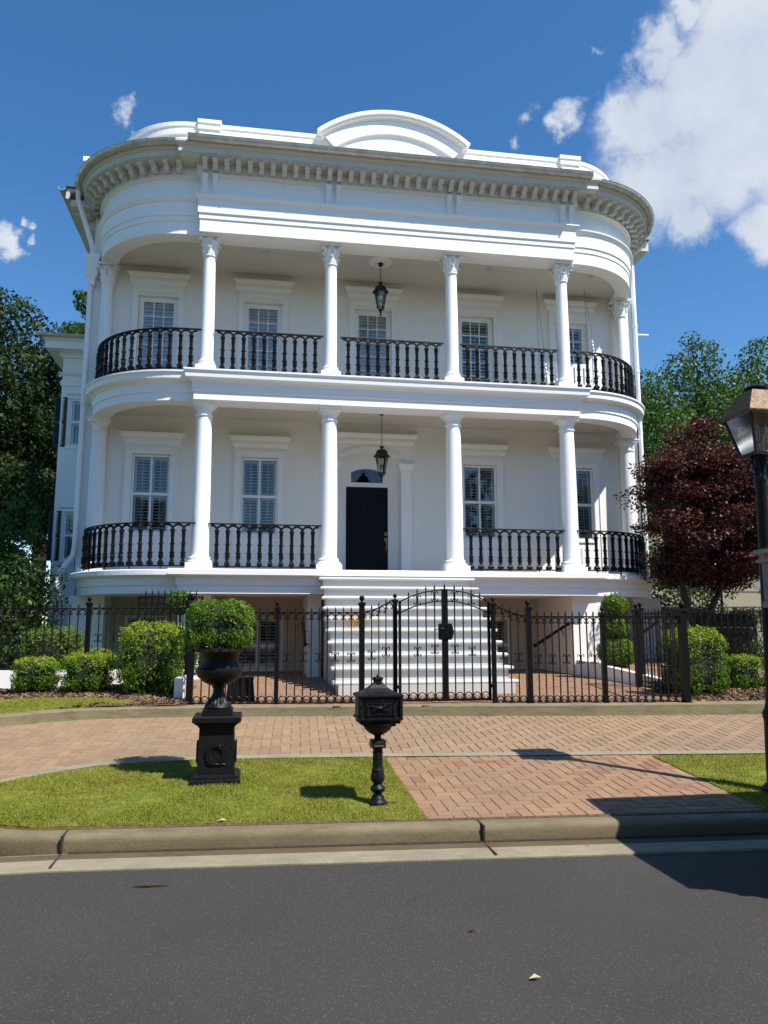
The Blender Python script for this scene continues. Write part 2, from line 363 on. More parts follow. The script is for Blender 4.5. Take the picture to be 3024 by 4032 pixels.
# ------------------------------------------------------------------ land, street, driveway
def gz(y): return -2.603+0.07*(y+9.6)
def interp(x, pts):
    xs = [p[0] for p in pts]; ys = [p[1] for p in pts]; return float(np.interp(x, xs, ys))
LAND_PROFILE = [(-600,-2.80),(-60,-2.80),(-10.4,-2.80),(-9.6,-2.80),(-9.3,-2.79),(-8.0,-2.62),(-5.2,-2.36),(-4.9,-2.22),(-3.3,-2.16),(0,-2.16),(8,-1.9),(20,-1.5),(60,-1.0),(600,-1.0)]
xs = [-600,-60,-30,-20,-14,-10,-7,-4,0,4,7,10,14,20,30,60,600]
b = MB(); vs = [(x, y, z) for y, z in LAND_PROFILE for x in xs]; nx = len(xs)
b.add(vs, [(j*nx+i, j*nx+i+1, (j+1)*nx+i+1, (j+1)*nx+i) for j in range(len(LAND_PROFILE)-1) for i in range(nx-1)])
tag(b.build('ground', M['land']), kind='structure')
def kx(x): return -9.90-.062*x            # kerb top front edge
KP = [(-5.12,-7.9),(-5.22,-8.3),(-5.22,-8.65),(-5.13,-8.98),(-4.93,-9.27),(-4.66,-9.48),(-4.36,-9.605)] + [(x, kx(x)) for x in np.linspace(-4.0, 30, 40)]
b = MB(); b.add([(-60,-9.7,-2.752),(-5.4,-9.75,-2.752),(60,kx(60)-.1,-2.752),(60,-40,-2.78),(-60,-40,-2.78)], [(4,3,2,1,0)])
tag(b.build('road', M['asphalt']), kind='structure')
# gutter pan: a shallow sheet between kerb foot and asphalt
PANP = [(-9.0,-9.70),(-6.5,-9.68),(-5.4,-9.65),(-4.6,-9.68)] + [(x, kx(x)-.02) for x in np.linspace(-4.0, 30, 40)]
b = MB(); b.sweep(PANP, [(.0,-2.775),(.0,-2.722),(.10,-2.7245),(.20,-2.727),(.325,-2.732),(.335,-2.742),(.335,-2.775)], right=True)
tag(b.build('gutter_pan', M['pan']), kind='structure')
b = MB(); b.sweep(PANP[2:], [(.02,-2.7275),(.02,-2.7205),(.10,-2.7225),(.135,-2.7235),(.135,-2.7275)], right=True)
tag(b.build('gutter_stain', M['stain']), kind='structure')
b = MB(); KPROF = [(-.165,-2.95),(-.165,-2.612),(-.15,-2.603),(-.05,-2.606),(-.015,-2.614),(.008,-2.632),(.018,-2.655),(.03,-2.74),(.03,-2.95)]
b.sweep(KP, KPROF, right=True)
tag(b.build('street_kerb', M['kerb'], smooth=True), kind='structure')
b = MB(); b.sweep(KP, [(-.215,-2.66),(-.215,-2.601),(-.19,-2.594),(-.158,-2.6015),(-.158,-2.66)], right=True); tag(b.build('soil_edge', M['soil']), kind='structure')
b = MB()
for xj in (-4.05,-1.02,2.0): 
    b.box(xj-.007, kx(xj)-.042, -2.74, xj+.007, kx(xj)+.16, -2.5995); b.box(xj-.006, kx(xj)-.34, -2.74, xj+.006, kx(xj)-.03, -2.7195)
b.sweep(PANP[4:], [(.0,-2.75),(.0,-2.708),(.022,-2.714),(.03,-2.75)])
tag(b.build('kerb_joint', simple('kerb_joint_dirt', (.03,.022,.014), .95, .5, 40)), kind='structure')
# driveway outline
STRIP = [(-5.02,-7.95),(-4.92,-8.2)] 
STRIPB = [(-5.28,-8.5),(-5.14,-8.28),(-4.95,-8.05),(-4.66,-7.70),(-4.28,-7.47),(-3.86,-7.37),(-3.32,-7.31),(-2.4,-7.34),(-1.37,-7.40),(0,-7.51),(1.5,-7.63),(2.68,-7.72),(5,-7.86),(9,-8.1)]
b = MB(); b.T = None
def slopesheet(mb, path, o0, o1, zoff, thick=.05):
    n = len(path); prof = [(o0, 0.0), (o1, 0.0)]
    t = MB(); t.sweep(path, [(o0,0),(o1,0)], closed_prof=False)
    for (x, y, z) in t.v: mb.v.append((x, y, gz(y)+zoff))
    base = len(mb.v)-len(t.v)
    for f in t.f: mb.f.append(tuple(i+base for i in f)); mb.m.append(0)
slopesheet(b, STRIPB, .0, .15, .006)
tag(b.build('concrete_band', M['strip']), kind='structure')
K2 = [(-9.5,-9.3),(-8.4,-7.9),(-7.4,-6.7),(-6.6,-5.95),(-5.8,-5.42),(-5.32,-5.2),(-4.79,-5.06),(-4.22,-5.0),(-3.5,-5.01),(-2.4,-5.07),(-1.0,-5.19),(0.3,-5.33),(1.6,-5.46),(3.0,-5.56),(4.4,-5.62),(7,-5.75),(14,-6.1)]
b = MB(); tmp = MB(); tmp.sweep(K2, [(.05,-.25),(.05,-.02),(.035,.0),(-.15,.0),(-.16,-.01),(-.16,-.25)], right=True)
b.v = [(x, y, -2.153-(max(0, -5.0-y)*.02)-max(0,-x-5)*.03+z) for x, y, z in tmp.v]; b.f = tmp.f; b.m = tmp.m
tag(b.build('driveway_kerb', M['kerb']), kind='structure')
def inpoly(px, py, poly):
    px = np.asarray(px); r = np.zeros(px.shape, bool); n = len(poly); j = n-1
    for i in range(n):
        xi, yi = poly[i]; xj, yj = poly[j]
        c = ((yi > py) != (yj > py)) & (px < (xj-xi)*(py-yi)/((yj-yi) if yj != yi else 1e-9)+xi); r ^= c; j = i
    return r
def paving(name, poly, w, zf, mat, ang=0.0, gap=.006, kind='structure'):
    xs = [p[0] for p in poly]; ys = [p[1] for p in poly]; ca, sa = math.cos(ang), math.sin(ang)
    cx, cy = (min(xs)+max(xs))/2, (min(ys)+max(ys))/2; R = int(max(max(xs)-min(xs), max(ys)-min(ys))/w*.75)+3
    mb = MB(); rr = random.Random(3)
    cand = []
    for i in range(-R, R):
        for j in range(-R, R):
            k = (i-j) % 4
            if k == 0: cand.append((i, j, i+2, j+1))
            elif k == 2: cand.append((i, j-1, i+1, j+1))
    C = np.array([((a+c)/2*w, (b_+d)/2*w) for a, b_, c, d in cand]); X = cx+C[:,0]*ca-C[:,1]*sa; Y = cy+C[:,0]*sa+C[:,1]*ca
    ok = inpoly(X, Y, poly)
    for (a, b_, c, d), o in zip(cand, ok):
        if not o: continue
        x0, y0, x1, y1 = a*w+gap/2, b_*w+gap/2, c*w-gap/2, d*w-gap/2; h = rr.uniform(-.0015, .0015); tx, ty = rr.uniform(-.006,.006), rr.uniform(-.006,.006); e = .004
        P = []
        for (x, y, dz) in ((x0,y0,-.012),(x1,y0,-.012),(x1,y1,-.012),(x0,y1,-.012),(x0+e,y0+e,0),(x1-e,y0+e,0),(x1-e,y1-e,0),(x0+e,y1-e,0)):
            gx, gy = cx+x*ca-y*sa, cy+x*sa+y*ca
            P.append((gx, gy, zf(gx, gy)+dz+h+(x-(x0+x1)/2)*tx+(y-(y0+y1)/2)*ty))
        mb.add(P, [(4,5,6,7),(0,1,5,4),(1,2,6,5),(2,3,7,6),(3,0,4,7)])
    return tag(mb.build(name, mat), kind=kind)
DRV = [(-9.6,-9.68),(-4.95,-9.64),(-5.1,-9.3),(-5.24,-8.9),(-5.28,-8.5),(-5.14,-8.3),(-4.95,-8.1)] + [(x, y-.06) for x, y in STRIPB[3:13]] + [(9,-5.9)] + [(x, y+.02) for x, y in reversed(K2[4:16])] + [(-6.6,-5.95),(-7.4,-6.7),(-8.4,-7.9),(-9.4,-9.2)]
zd = lambda x, y: gz(y) if (x > -4.9 or y > -8.0) else gz(-8.0)+(-2.740-gz(-8.0))*(-8.0-y)/1.65
paving('driveway', DRV, .108, zd, M['brick'], -.05)
APR = [(-1.44,-9.70),(1.46,-9.88),(1.46,-7.68),(-1.44,-7.46)]
paving('driveway_apron', APR, .108, lambda x, y: gz(y)-.002, M['brickr'], 0.0)
b = MB(); b.add([(-10,-9.66,-2.752),(-5.0,-9.64,-2.752),(-5.05,-8.0,gz(-8.0)-.009),(-10,-8.0,gz(-8.0)-.009)], [(0,1,2,3)]); sb = [(-10,-7.98),(-5.0,-7.98),(-1.55,-7.98),(-1.5,-9.66),(1.5,-9.84),(1.55,-8.0),(10,-8.4),(10,-5.2),(-10,-4.9)]; b.add([(x, y, gz(y)-.0075) for x, y in sb], [tuple(range(len(sb)))]); tag(b.build('sand_bed', M['sand']), kind='structure')
PATIO = [(-3.75,-4.95),(3.3,-5.5),(3.85,-3.9),(3.85,0.2),(3.85,1.8),(-3.8,1.8),(-3.8,-3.2)]
zp = lambda x, y: -2.152+.011*(y+5)
paving('patio', PATIO, .108, zp, M['brickr'], 0.0)
b = MB(); b.add([(-3.95,-4.95,-2.158),(3.95,-5.6,-2.166),(3.95,1.9,-2.081),(-3.95,1.9,-2.081)], [(0,1,2,3)]); tag(b.build('patio_bed', M['sand']), kind='structure')

# lawns: soil-edged turf sheet plus blades
LAWN1 = [(x, y-.19) for x, y in STRIPB[3:9]]+[(-1.39,-7.60),(-1.40,-9.635)]+[(x, kx(x)+.20) for x in (-2,-3,-4.0)]+[(-4.30,-9.44),(-4.58,-9.33),(-4.82,-9.15),(-4.99,-8.90),(-5.07,-8.6),(-5.07,-8.3),(-5.0,-8.2)]
LAWN2 = [(1.42,-7.83),(1.40,-9.84),(4,-9.99),(9,-10.3),(9,-8.30),(5,-8.06),(2.68,-7.92)]
LAWN3 = [(-9,-8.3),(-8.2,-7.35),(-7.2,-6.4),(-6.45,-5.72),(-5.72,-5.22),(-5.26,-5.0),(-4.75,-4.86),(-4.3,-4.82),(-4.36,-4.68),(-4.9,-4.42),(-5.6,-4.30),(-6.6,-4.25),(-8,-4.3),(-10,-4.6)]
LAWN4 = [(4.75,-5.48),(5.6,-5.50),(7,-5.55),(10,-5.7),(10,-4.9),(7,-4.95),(5.6,-5.05),(4.85,-5.25)]
def lawn(poly, zf, dens, label_kind, name='lawn', hgt=.020):
    mb = MB(); n = len(poly)
    mb.add([(x, y, zf(x, y)+.012) for x, y in poly]+[(x, y, zf(x, y)-.06) for x, y in poly], [tuple(range(n))]+[(i, (i+1) % n, n+(i+1) % n, n+i) for i in range(n)])
    tag(mb.build(name, M['turf']), kind='structure')
    xs = np.array([p[0] for p in poly]); ys = np.array([p[1] for p in poly])
    k = int((xs.max()-xs.min())*(ys.max()-ys.min())*dens); X = RNG.uniform(xs.min(), xs.max(), k); Y = RNG.uniform(ys.min(), ys.max(), k)
    ok = inpoly(X, Y, poly); X, Y = X[ok], Y[ok]; Z = np.array([zf(x, y) for x, y in zip(X, Y)])+.008
    k = len(X); a = RNG.uniform(0, 2*PI, k); cl = np.sin(3.1*X+1.7*Y)*np.sin(4.3*Y-2.2*X)+np.sin(11*X)*np.sin(9*Y+2*X)*.7; h = hgt*RNG.uniform(.45, 1.3, k)*(1+.35*cl)*np.where(RNG.uniform(0, 1, k) < .02, 1.8, 1); w = RNG.uniform(.002, .0045, k); lx = RNG.normal(0, .5, k)*h; ly = RNG.normal(0, .5, k)*h
    V = np.empty((k, 3, 3)); V[:,0] = np.stack([X-w*np.cos(a), Y-w*np.sin(a), Z], 1); V[:,1] = np.stack([X+w*np.cos(a), Y+w*np.sin(a), Z], 1); V[:,2] = np.stack([X+lx, Y+ly, Z+h], 1)
    return V
def mesh_np(name, V, mat, parent=None):
    k, m = V.shape[:2]; me = bpy.data.meshes.new(name); me.vertices.add(k*m); me.vertices.foreach_set('co', np.ascontiguousarray(V, dtype=np.float32).ravel())
    me.loops.add(k*m); me.loops.foreach_set('vertex_index', np.arange(k*m, dtype=np.int32)); me.polygons.add(k); me.polygons.foreach_set('loop_start', np.arange(0, k*m, m, dtype=np.int32)); me.polygons.foreach_set('loop_total', np.full(k, m, dtype=np.int32))
    me.materials.append(mat); me.update(calc_edges=True); o = bpy.data.objects.new(name, me); COL.objects.link(o)
    if parent is not None: o.parent = parent
    return o
zl = lambda x, y: gz(y)-.006
zb = lambda x, y: interp(y, [(-10,-2.45),(-5.6,-2.20),(-4.9,-2.13),(-4.2,-2.06),(-3.2,-2.0),(0,-1.95)])-max(0,-x-5)*.03
V = [lawn(LAWN1, zl, 15000, 0), lawn(LAWN2, zl, 9000, 0), lawn(LAWN3, zb, 7000, 0), lawn(LAWN4, zb, 7000, 0, hgt=.035)]
tag(mesh_np('grass_blades', np.concatenate(V), M['grass']), kind='stuff', label='short green grass growing on the lawns', cat='grass')
# planting beds with bark chips
BEDL = [(-3.62,-4.93),(-3.7,-3.1),(-10,-3.1),(-10,-5.2),(-6,-5.1),(-4.8,-4.95),(-4.2,-4.90)]
BEDR = [(3.25,-5.5),(3.6,-3.6),(12,-3.6),(12,-5.9),(7,-5.7),(4.4,-5.55)]
chips = []
for poly, nme in ((BEDL, 'planting_bed'), (BEDR, 'planting_bed')):
    mb = MB(); xs = np.linspace(min(p[0] for p in poly), max(p[0] for p in poly), 40); ys = np.linspace(-5.9, -3.1, 16)
    vv = [(x, y, zb(x, y)-.01+.012*math.sin(9*x+4*y)) for y in ys for x in xs]; ff = []
    for j in range(15):
        for i in range(39):
            if inpoly([(xs[i]+xs[i+1])/2], (ys[j]+ys[j+1])/2, poly)[0]: ff.append((j*40+i, j*40+i+1, j*40+41+i, j*40+40+i))
    mb.add(vv, ff); tag(mb.build(nme, M['soil']), kind='structure')
    k = 9000; X = RNG.uniform(max(-7, min(p[0] for p in poly)), min(7.5, max(p[0] for p in poly)), k); Y = RNG.uniform(-5.8, -3.2, k); ok = inpoly(X, Y, poly) & ~inpoly(X, Y, LAWN3) & ~inpoly(X, Y, LAWN4); X, Y = X[ok], Y[ok]; k = len(X)
    Z = np.array([zb(x, y) for x, y in zip(X, Y)])+RNG.uniform(.0, .022, k); c = np.stack([X, Y, Z], 1)
    u = RNG.normal(0, 1, (k, 3)); u[:,2] *= .35; u /= np.linalg.norm(u, axis=1)[:,None]; t = RNG.normal(0, 1, (k, 3)); t[:,2] *= .5; v = np.cross(u, t); v /= np.linalg.norm(v, axis=1)[:,None]
    l = RNG.uniform(.014, .04, k)[:,None]; w = RNG.uniform(.005, .012, k)[:,None]
    chips.append(np.stack([c-u*l-v*w, c+u*l-v*w, c+u*l+v*w, c-u*l+v*w], 1))
tag(mesh_np('bark_mulch', np.concatenate(chips), M['chip']), kind='stuff', label='brown bark chips spread over the planting beds', cat='mulch')
#==HOUSE==
# ------------------------------------------------------------------ the mansion
H = empty('mansion', (0, 0, 0), label='white two-storey mansion with double columned porches, rounded corners and an arched parapet', cat='house')
CL, CR, R0, YC = -4.35, 4.22, 2.07, 1.95
def porch(dr=0.0, yend=2.15, n=22):
    R = R0+dr
    return [(CL-R, yend)] + circ(n, R, PI, 1.5*PI, CL, YC, True) + circ(n, R, 1.5*PI, 2*PI, CR, YC, True) + [(CR+R, yend)]
BAY = [(-4.085, .1), (-4.085, -.3), (4.085, -.3), (4.085, .1)]
def outline(dr): return porch(dr, 2.2)
WY = 1.9
def holed_wall(mb, x0, x1, z0, z1, holes, y0, y1):
    zs = sorted({z0, z1, *[h[1] for h in holes], *[h[3] for h in holes]}); zs = [z for z in zs if z0 <= z <= z1]
    for a, c in zip(zs, zs[1:]):
        m = (a+c)/2; hs = sorted([(h[0], h[2]) for h in holes if h[1] < m < h[3]]); x = x0
        for p, q in hs:
            if p > x: mb.box(x, y0, a, p, y1, c)
            x = max(x, q)
        if x < x1: mb.box(x, y0, a, x1, y1, c)
WX = [-5.14, -2.745, 2.45, 4.90]; DX = [-5.14, -2.745, -.13, 2.43, 4.88]
DC = -.215
holes = [(x-.42, .95, x+.42, 2.73) for x in WX] + [(DC-.742, 0, DC+.742, 3.0)]
mb = MB(); holed_wall(mb, -6.62, 6.50, 0, 3.9, holes, WY, WY+.16)
holed_wall(mb, -6.62, 6.50, 3.9, 8.3, [(x-.455, 4.04, x+.455, 6.475) for x in DX], WY, WY+.16)
mb.box(-6.62, WY-.05, 0, -6.02, WY-.002, 3.62); mb.box(5.95, WY-.05, 0, 6.50, WY-.002, 3.62)
mb.box(-6.62, WY-.05, 4.04, -6.02, WY-.002, 7.17); mb.box(5.95, WY-.05, 4.04, 6.50, WY-.002, 7.17)
mb.box(-6.62, WY+.16, -2.3, -6.42, 15, 8.3); mb.box(6.30, WY+.16, -2.3, 6.50, 15, 8.3); mb.box(-6.62, 15, -2.3, 6.50, 15.2, 8.3)
mb.build('wall', M['wall'], H)
mb = MB(); mb.box(-6.3, 3.2, -2.2, 6.2, 3.3, 8.2); mb.box(-6.4, 2.06, 3.75, 6.3, 3.2, 3.95); mb.box(-6.4, 2.06, -.4, 6.3, 3.2, -.1); mb.build('interior', M['dark'], H)
# porch floor with its fascia
mb = MB()
mb.sweep(porch(0), [(-.5,-.47),(.12,-.47),(.12,-.315),(.15,-.31),(.15,-.165),(.18,-.155),(.22,-.13),(.28,-.12),(.285,-.03),(.27,-.015),(-.5,-.012)])
mb.sweep(BAY, [(-.2,-.474),(.16,-.474),(.16,-.318),(.19,-.313),(.19,-.168),(.22,-.158),(.26,-.133),(.33,-.123),(.335,-.026),(.32,-.011),(-.2,-.008)])
mb.slab(outline(-.3), -.46, -.02)
mb.build('porch_floor', M['white'], H)
# balcony between the floors
mb = MB()
mb.sweep(porch(0), [(-.36,3.7),(-.36,3.41),(0,3.41),(0,3.575),(.025,3.58),(.025,3.755),(.05,3.765),(.07,3.80),(.15,3.815),(.17,3.83),(.18,3.93),(.21,3.955),(.21,3.985),(-.36,4.03)])
mb.sweep(BAY, [(-.28,3.69),(-.28,3.405),(0,3.405),(0,3.57),(.03,3.575),(.03,3.75),(.055,3.76),(.075,3.797),(.14,3.812),(.16,3.827),(.17,3.928),(.20,3.958),(.20,3.99),(-.28,4.035)])
mb.slab(outline(-.2), 3.62, 4.025)
mb.build('balcony', M['white'], H)
for z in (.0, 4.036):
    mb = MB(); o_ = outline(-.02 if z < 1 else -.04); mb.add([(x, y, z-.002) for x, y in o_]+[], [tuple(range(len(o_)))]); mb.build('deck', M['deck'], H)
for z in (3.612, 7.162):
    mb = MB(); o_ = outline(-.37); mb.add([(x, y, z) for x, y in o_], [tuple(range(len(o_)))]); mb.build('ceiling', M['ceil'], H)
# entablature
mb = MB(); UP = [(-.36,7.35),(-.36,7.0),(0,7.0),(0,7.275),(.02,7.28),(.02,7.39),(.045,7.40),(.045,7.69),(.065,7.70),(.085,7.735),(.11,7.765),(.11,7.79),(.01,7.80),(.01,8.20),(.035,8.21),(.05,8.235),(.09,8.25),(.09,8.47),(-.36,8.47)]
mb.sweep(porch(0), UP)
mb.sweep(BAY, [(o if o > -.1 else -.28, z-.003 if z < 8 else z+.003) for o, z in UP])
mb.slab(outline(-.2), 7.17, 7.5)
mb.build('entablature', M['white'], H)
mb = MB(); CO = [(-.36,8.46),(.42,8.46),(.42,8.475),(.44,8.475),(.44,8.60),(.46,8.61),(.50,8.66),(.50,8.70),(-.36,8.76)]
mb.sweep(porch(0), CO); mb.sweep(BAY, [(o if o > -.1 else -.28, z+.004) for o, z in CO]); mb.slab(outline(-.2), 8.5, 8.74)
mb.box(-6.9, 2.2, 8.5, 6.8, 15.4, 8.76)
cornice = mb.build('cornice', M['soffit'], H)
# modillions under the cornice: one mesh, copies along the front and round both ends
mb = MB(); pr = [(-.02,8.455),(-.30,8.455),(-.315,8.40),(-.30,8.375),(-.235,8.36),(-.20,8.335),(-.185,8.28),(-.16,8.262),(-.115,8.262),(-.10,8.285),(-.02,8.285)]
mb.add([(-.05,y,z) for y,z in pr]+[(.05,y,z) for y,z in pr], [tuple(range(len(pr)))] + [tuple(range(2*len(pr)-1,len(pr)-1,-1))] + [(i,(i+1)%len(pr),len(pr)+(i+1)%len(pr),len(pr)+i) for i in range(len(pr))])
mb.box(-.066, -.335, 8.447, .066, -.02, 8.459)
mod = mb.build('modillion', M['soffit'], cornice)
first = True
def put(o, loc, rz):
    global first
    if first: o.location = loc; o.rotation_euler = (0, 0, rz); first = False; return o
    c = o.copy(); COL.objects.link(c); c.location = loc; c.rotation_euler = (0, 0, rz); return c
BRX = [-3.897, -1.318, 1.322, 3.922]
xsb = sorted([x+s*.105 for x in BRX for s in (-1, 1)])
mods = list(xsb)
for a, c in zip(xsb[1::2], xsb[2::2]):
    n = round((c-a)/.247)
    mods += [a+(c-a)*k/n for k in range(1, n)]
for x in sorted(mods): put(mod, (x, -.3-.09, 0), 0)
def on_porch(s, dr):                     # point and facing at arc length s from the middle of an end
    pass
for side in (-1, 1):
    cx = CL if side < 0 else CR
    for k in range(14):
        a = 1.5*PI + side*(math.radians(4.5)+k*math.radians(6.6)); put(mod, (cx+(R0+.09)*math.cos(a), YC+(R0+.09)*math.sin(a), 0), a+PI/2)
# long brackets in pairs on the frieze above the columns
mb = MB(); pr = [(0,8.25),(-.11,8.25),(-.125,8.20),(-.115,8.14),(-.08,8.05),(-.055,7.95),(-.045,7.84),(-.05,7.80),(0,7.80)]
mb.add([(-.055,y,z) for y,z in pr]+[(.055,y,z) for y,z in pr], [tuple(range(len(pr)))] + [tuple(range(2*len(pr)-1,len(pr)-1,-1))] + [(i,(i+1)%len(pr),len(pr)+(i+1)%len(pr),len(pr)+i) for i in range(len(pr))])
mb.tube([(-.03,-.122,8.21),(-.03,-.118,8.14),(-.03,-.083,8.05),(-.03,-.058,7.95),(-.03,-.048,7.82)], .008, 4); mb.tube([(.03,-.122,8.21),(.03,-.118,8.14),(.03,-.083,8.05),(.03,-.058,7.95),(.03,-.048,7.82)], .008, 4)
brk = mb.build('bracket', M['white'], H); first = True
for x in xsb: put(brk, (x, -.311, 0), 0)
# gutters
def gutter(mb, path, o, z, r=.085, right=True):
    n = 9; outer = [(o+r+r*math.cos(a), z+r*math.sin(a)) for a in [PI+PI*i/(n-1) for i in range(n)]]
    inner = [(o+r+(r-.012)*math.cos(a), z+(r-.012)*math.sin(a)) for a in [2*PI-PI*i/(n-1) for i in range(n)]]
    prof = outer+[(o+2*r+.012, z+.008), (o+2*r+.004, z+.014)]+inner
    mb.sweep(path, prof, right=right)
mb = MB(); gutter(mb, [(CL-R0, 1.35)]+porch(0)[2:22], .47, 8.735); gutter(mb, porch(0)[23:-2]+[(CR+R0, 1.35)], .47, 8.735)
gutter(mb, [(-4.33, -.3), (4.33, -.3)], .47, 8.745, .09)
for k in range(9):                       # joint collars
    for side, cx in ((-1, CL), (1, CR)):
        a = 1.5*PI+side*math.radians(8+k*9.5); pts = [(cx+(R0+.47+.085+.09*math.cos(t))*math.cos(a), YC+(R0+.47+.085+.09*math.cos(t))*math.sin(a), 8.735+.09*math.sin(t)) for t in np.linspace(PI, 2*PI, 8)]
        mb.tube(pts, .007, 4)
for x in (-3.1, -1.7, -.3, 1.0, 2.3, 3.5): mb.tube([(x, -.3-.47-.09-.095*math.cos(t), 8.745+.095*math.sin(t)) for t in np.linspace(PI, 2*PI, 8)], .007, 4)
mb.T = None
for sx in (-1, 1): mb.cbox((sx*4.33,-.86,8.70), .012, .19, .10)
gutter(mb, [(-6.9, 15), (-6.9, 1.4)], .3, 8.70, right=True)
mb.build('gutter', M['gutter'], H, True)
# side eave of the main roof
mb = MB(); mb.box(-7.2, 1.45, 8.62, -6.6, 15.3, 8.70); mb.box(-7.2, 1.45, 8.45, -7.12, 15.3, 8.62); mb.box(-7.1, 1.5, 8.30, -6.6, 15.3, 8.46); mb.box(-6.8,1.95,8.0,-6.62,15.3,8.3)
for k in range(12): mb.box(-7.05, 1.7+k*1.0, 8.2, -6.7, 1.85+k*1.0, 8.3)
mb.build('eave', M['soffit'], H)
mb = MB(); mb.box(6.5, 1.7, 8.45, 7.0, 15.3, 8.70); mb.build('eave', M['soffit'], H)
mb = MB(); mb.add([(-7.22,1.4,8.715),(7.0,1.6,8.715),(7.0,15.3,8.9),(-7.22,15.3,8.9)], [(0,1,2,3)]); mb.box(-7.22,1.42,8.70,-6.5,1.5,8.76); mb.build('roof', M['roofing'], H)
# parapet and arched pediment
PP = porch(-.37, 2.6)
mb = MB(); PAR = [(-.25,8.6),(0,8.6),(0,9.50),(.03,9.51),(.03,9.67),(.05,9.69),(.05,9.78),(-.30,9.78),(-.30,9.66),(-.25,9.66)]
mb.sweep(PP, PAR)
for x0, x1 in ((-4.21,-3.78),(4.075,4.51)):
    mb.box(x0, .18, 8.6, x1, .62, 9.62); mb.box(x0-.03, .15, 9.62, x1+.03, .65, 9.70); mb.box(x0-.015, .165, 9.70, x1+.015, .63, 9.76); mb.box(x0-.04, .14, 9.76, x1+.04, .66, 9.84)
mb.box(-6.95, 2.0, 8.7, -6.2, 2.3, 9.72); mb.box(-7.0, 1.95, 9.72, -6.15, 2.35, 9.83)
mb.build('parapet', M['trim'], H)
mb = MB(); PC, PR = .09, 2.57; zc = 10.24-PR
def arcpts(h, R, n=25): a = math.asin(h/R); return [(PC+R*math.sin(t), zc+R*math.cos(t)) for t in np.linspace(-a, a, n)]
out = arcpts(1.57, PR); mb.prism([(PC-1.57, 8.6)]+out+[(PC+1.57, 8.6)],   .165, .6)
inn = arcpts(1.36, PR-.33); ring_o = arcpts(1.57, PR-.02)
n = len(inn)
mb.add([(x,.105,z) for x,z in ring_o]+[(x,.105,z) for x,z in inn]+[(x,.163,z) for x,z in inn], [(i,i+1,n+i+1,n+i) for i in range(n-1)]+[(n+i,n+i+1,2*n+i+1,2*n+i) for i in range(n-1)])
for s in (-1, 1): mb.box(PC+s*1.465-.105, .107, 8.6, PC+s*1.465+.105, .163, inn[0][1]-.0 if s < 0 else inn[-1][1])
def arcband(mb, h, r0, r1, y0, y1):
    A = arcpts(h, r0); B_ = arcpts(h*r1/r0, r1); n = len(A)
    v = [(x,y0,z) for x,z in A]+[(x,y0,z) for x,z in B_]+[(x,y1,z) for x,z in B_]+[(x,y1,z) for x,z in A]
    f = []
    for i in range(n-1):
        for k in range(4): q = (k+1) % 4; f.append((k*n+i, k*n+i+1, q*n+i+1, q*n+i))
    f += [(0,n,2*n,3*n),(n-1,4*n-1,3*n-1,2*n-1)]; mb.add(v, f)
arcband(mb, 1.60, PR-.01, PR+.04, .09, .65); arcband(mb, 1.64, PR+.04, PR+.085, .04, .66); arcband(mb, 1.69, PR+.085, PR+.17, -.01, .68)
mb.build('pediment', M['trim'], H)

# ------------------------------------------------------------------ columns
def leaf_strip(mb, a, r0, z0, h, w, curl, th=.012):
    pts = [(r0, z0, w*.8), (r0+.012, z0+h*.35, w), (r0+.022, z0+h*.7, w*.95), (r0+curl*.6, z0+h*.95, w*.8), (r0+curl, z0+h, w*.6), (r0+curl*1.15, z0+h*.9, w*.35)]
    ca, sa = math.cos(a), math.sin(a); vs = []; m = len(pts)
    for r, z, ww in pts:
        for s, d in ((-1, 0), (-.35, th), (.35, th), (1, 0)): vs.append(((r+d)*ca-s*ww*sa, (r+d)*sa+s*ww*ca, z))
    fs = [(4*i+j, 4*i+j+1, 4*i+5+j, 4*i+4+j) for i in range(m-1) for j in range(3)]
    nb = len(vs); vs += [((r-.012)*ca-s*ww*sa, (r-.012)*sa+s*ww*ca, z) for r, z, ww in pts for s in (-.9, .9)]
    fs += [(nb+2*i, nb+2*i+2, nb+2*i+3, nb+2*i+1) for i in range(m-1)]+[(4*i, 4*i+4, nb+2*i+2, nb+2*i) for i in range(m-1)]+[(4*i+3, nb+2*i+1, nb+2*i+3, 4*i+7) for i in range(m-1)]
    mb.add(vs, fs)
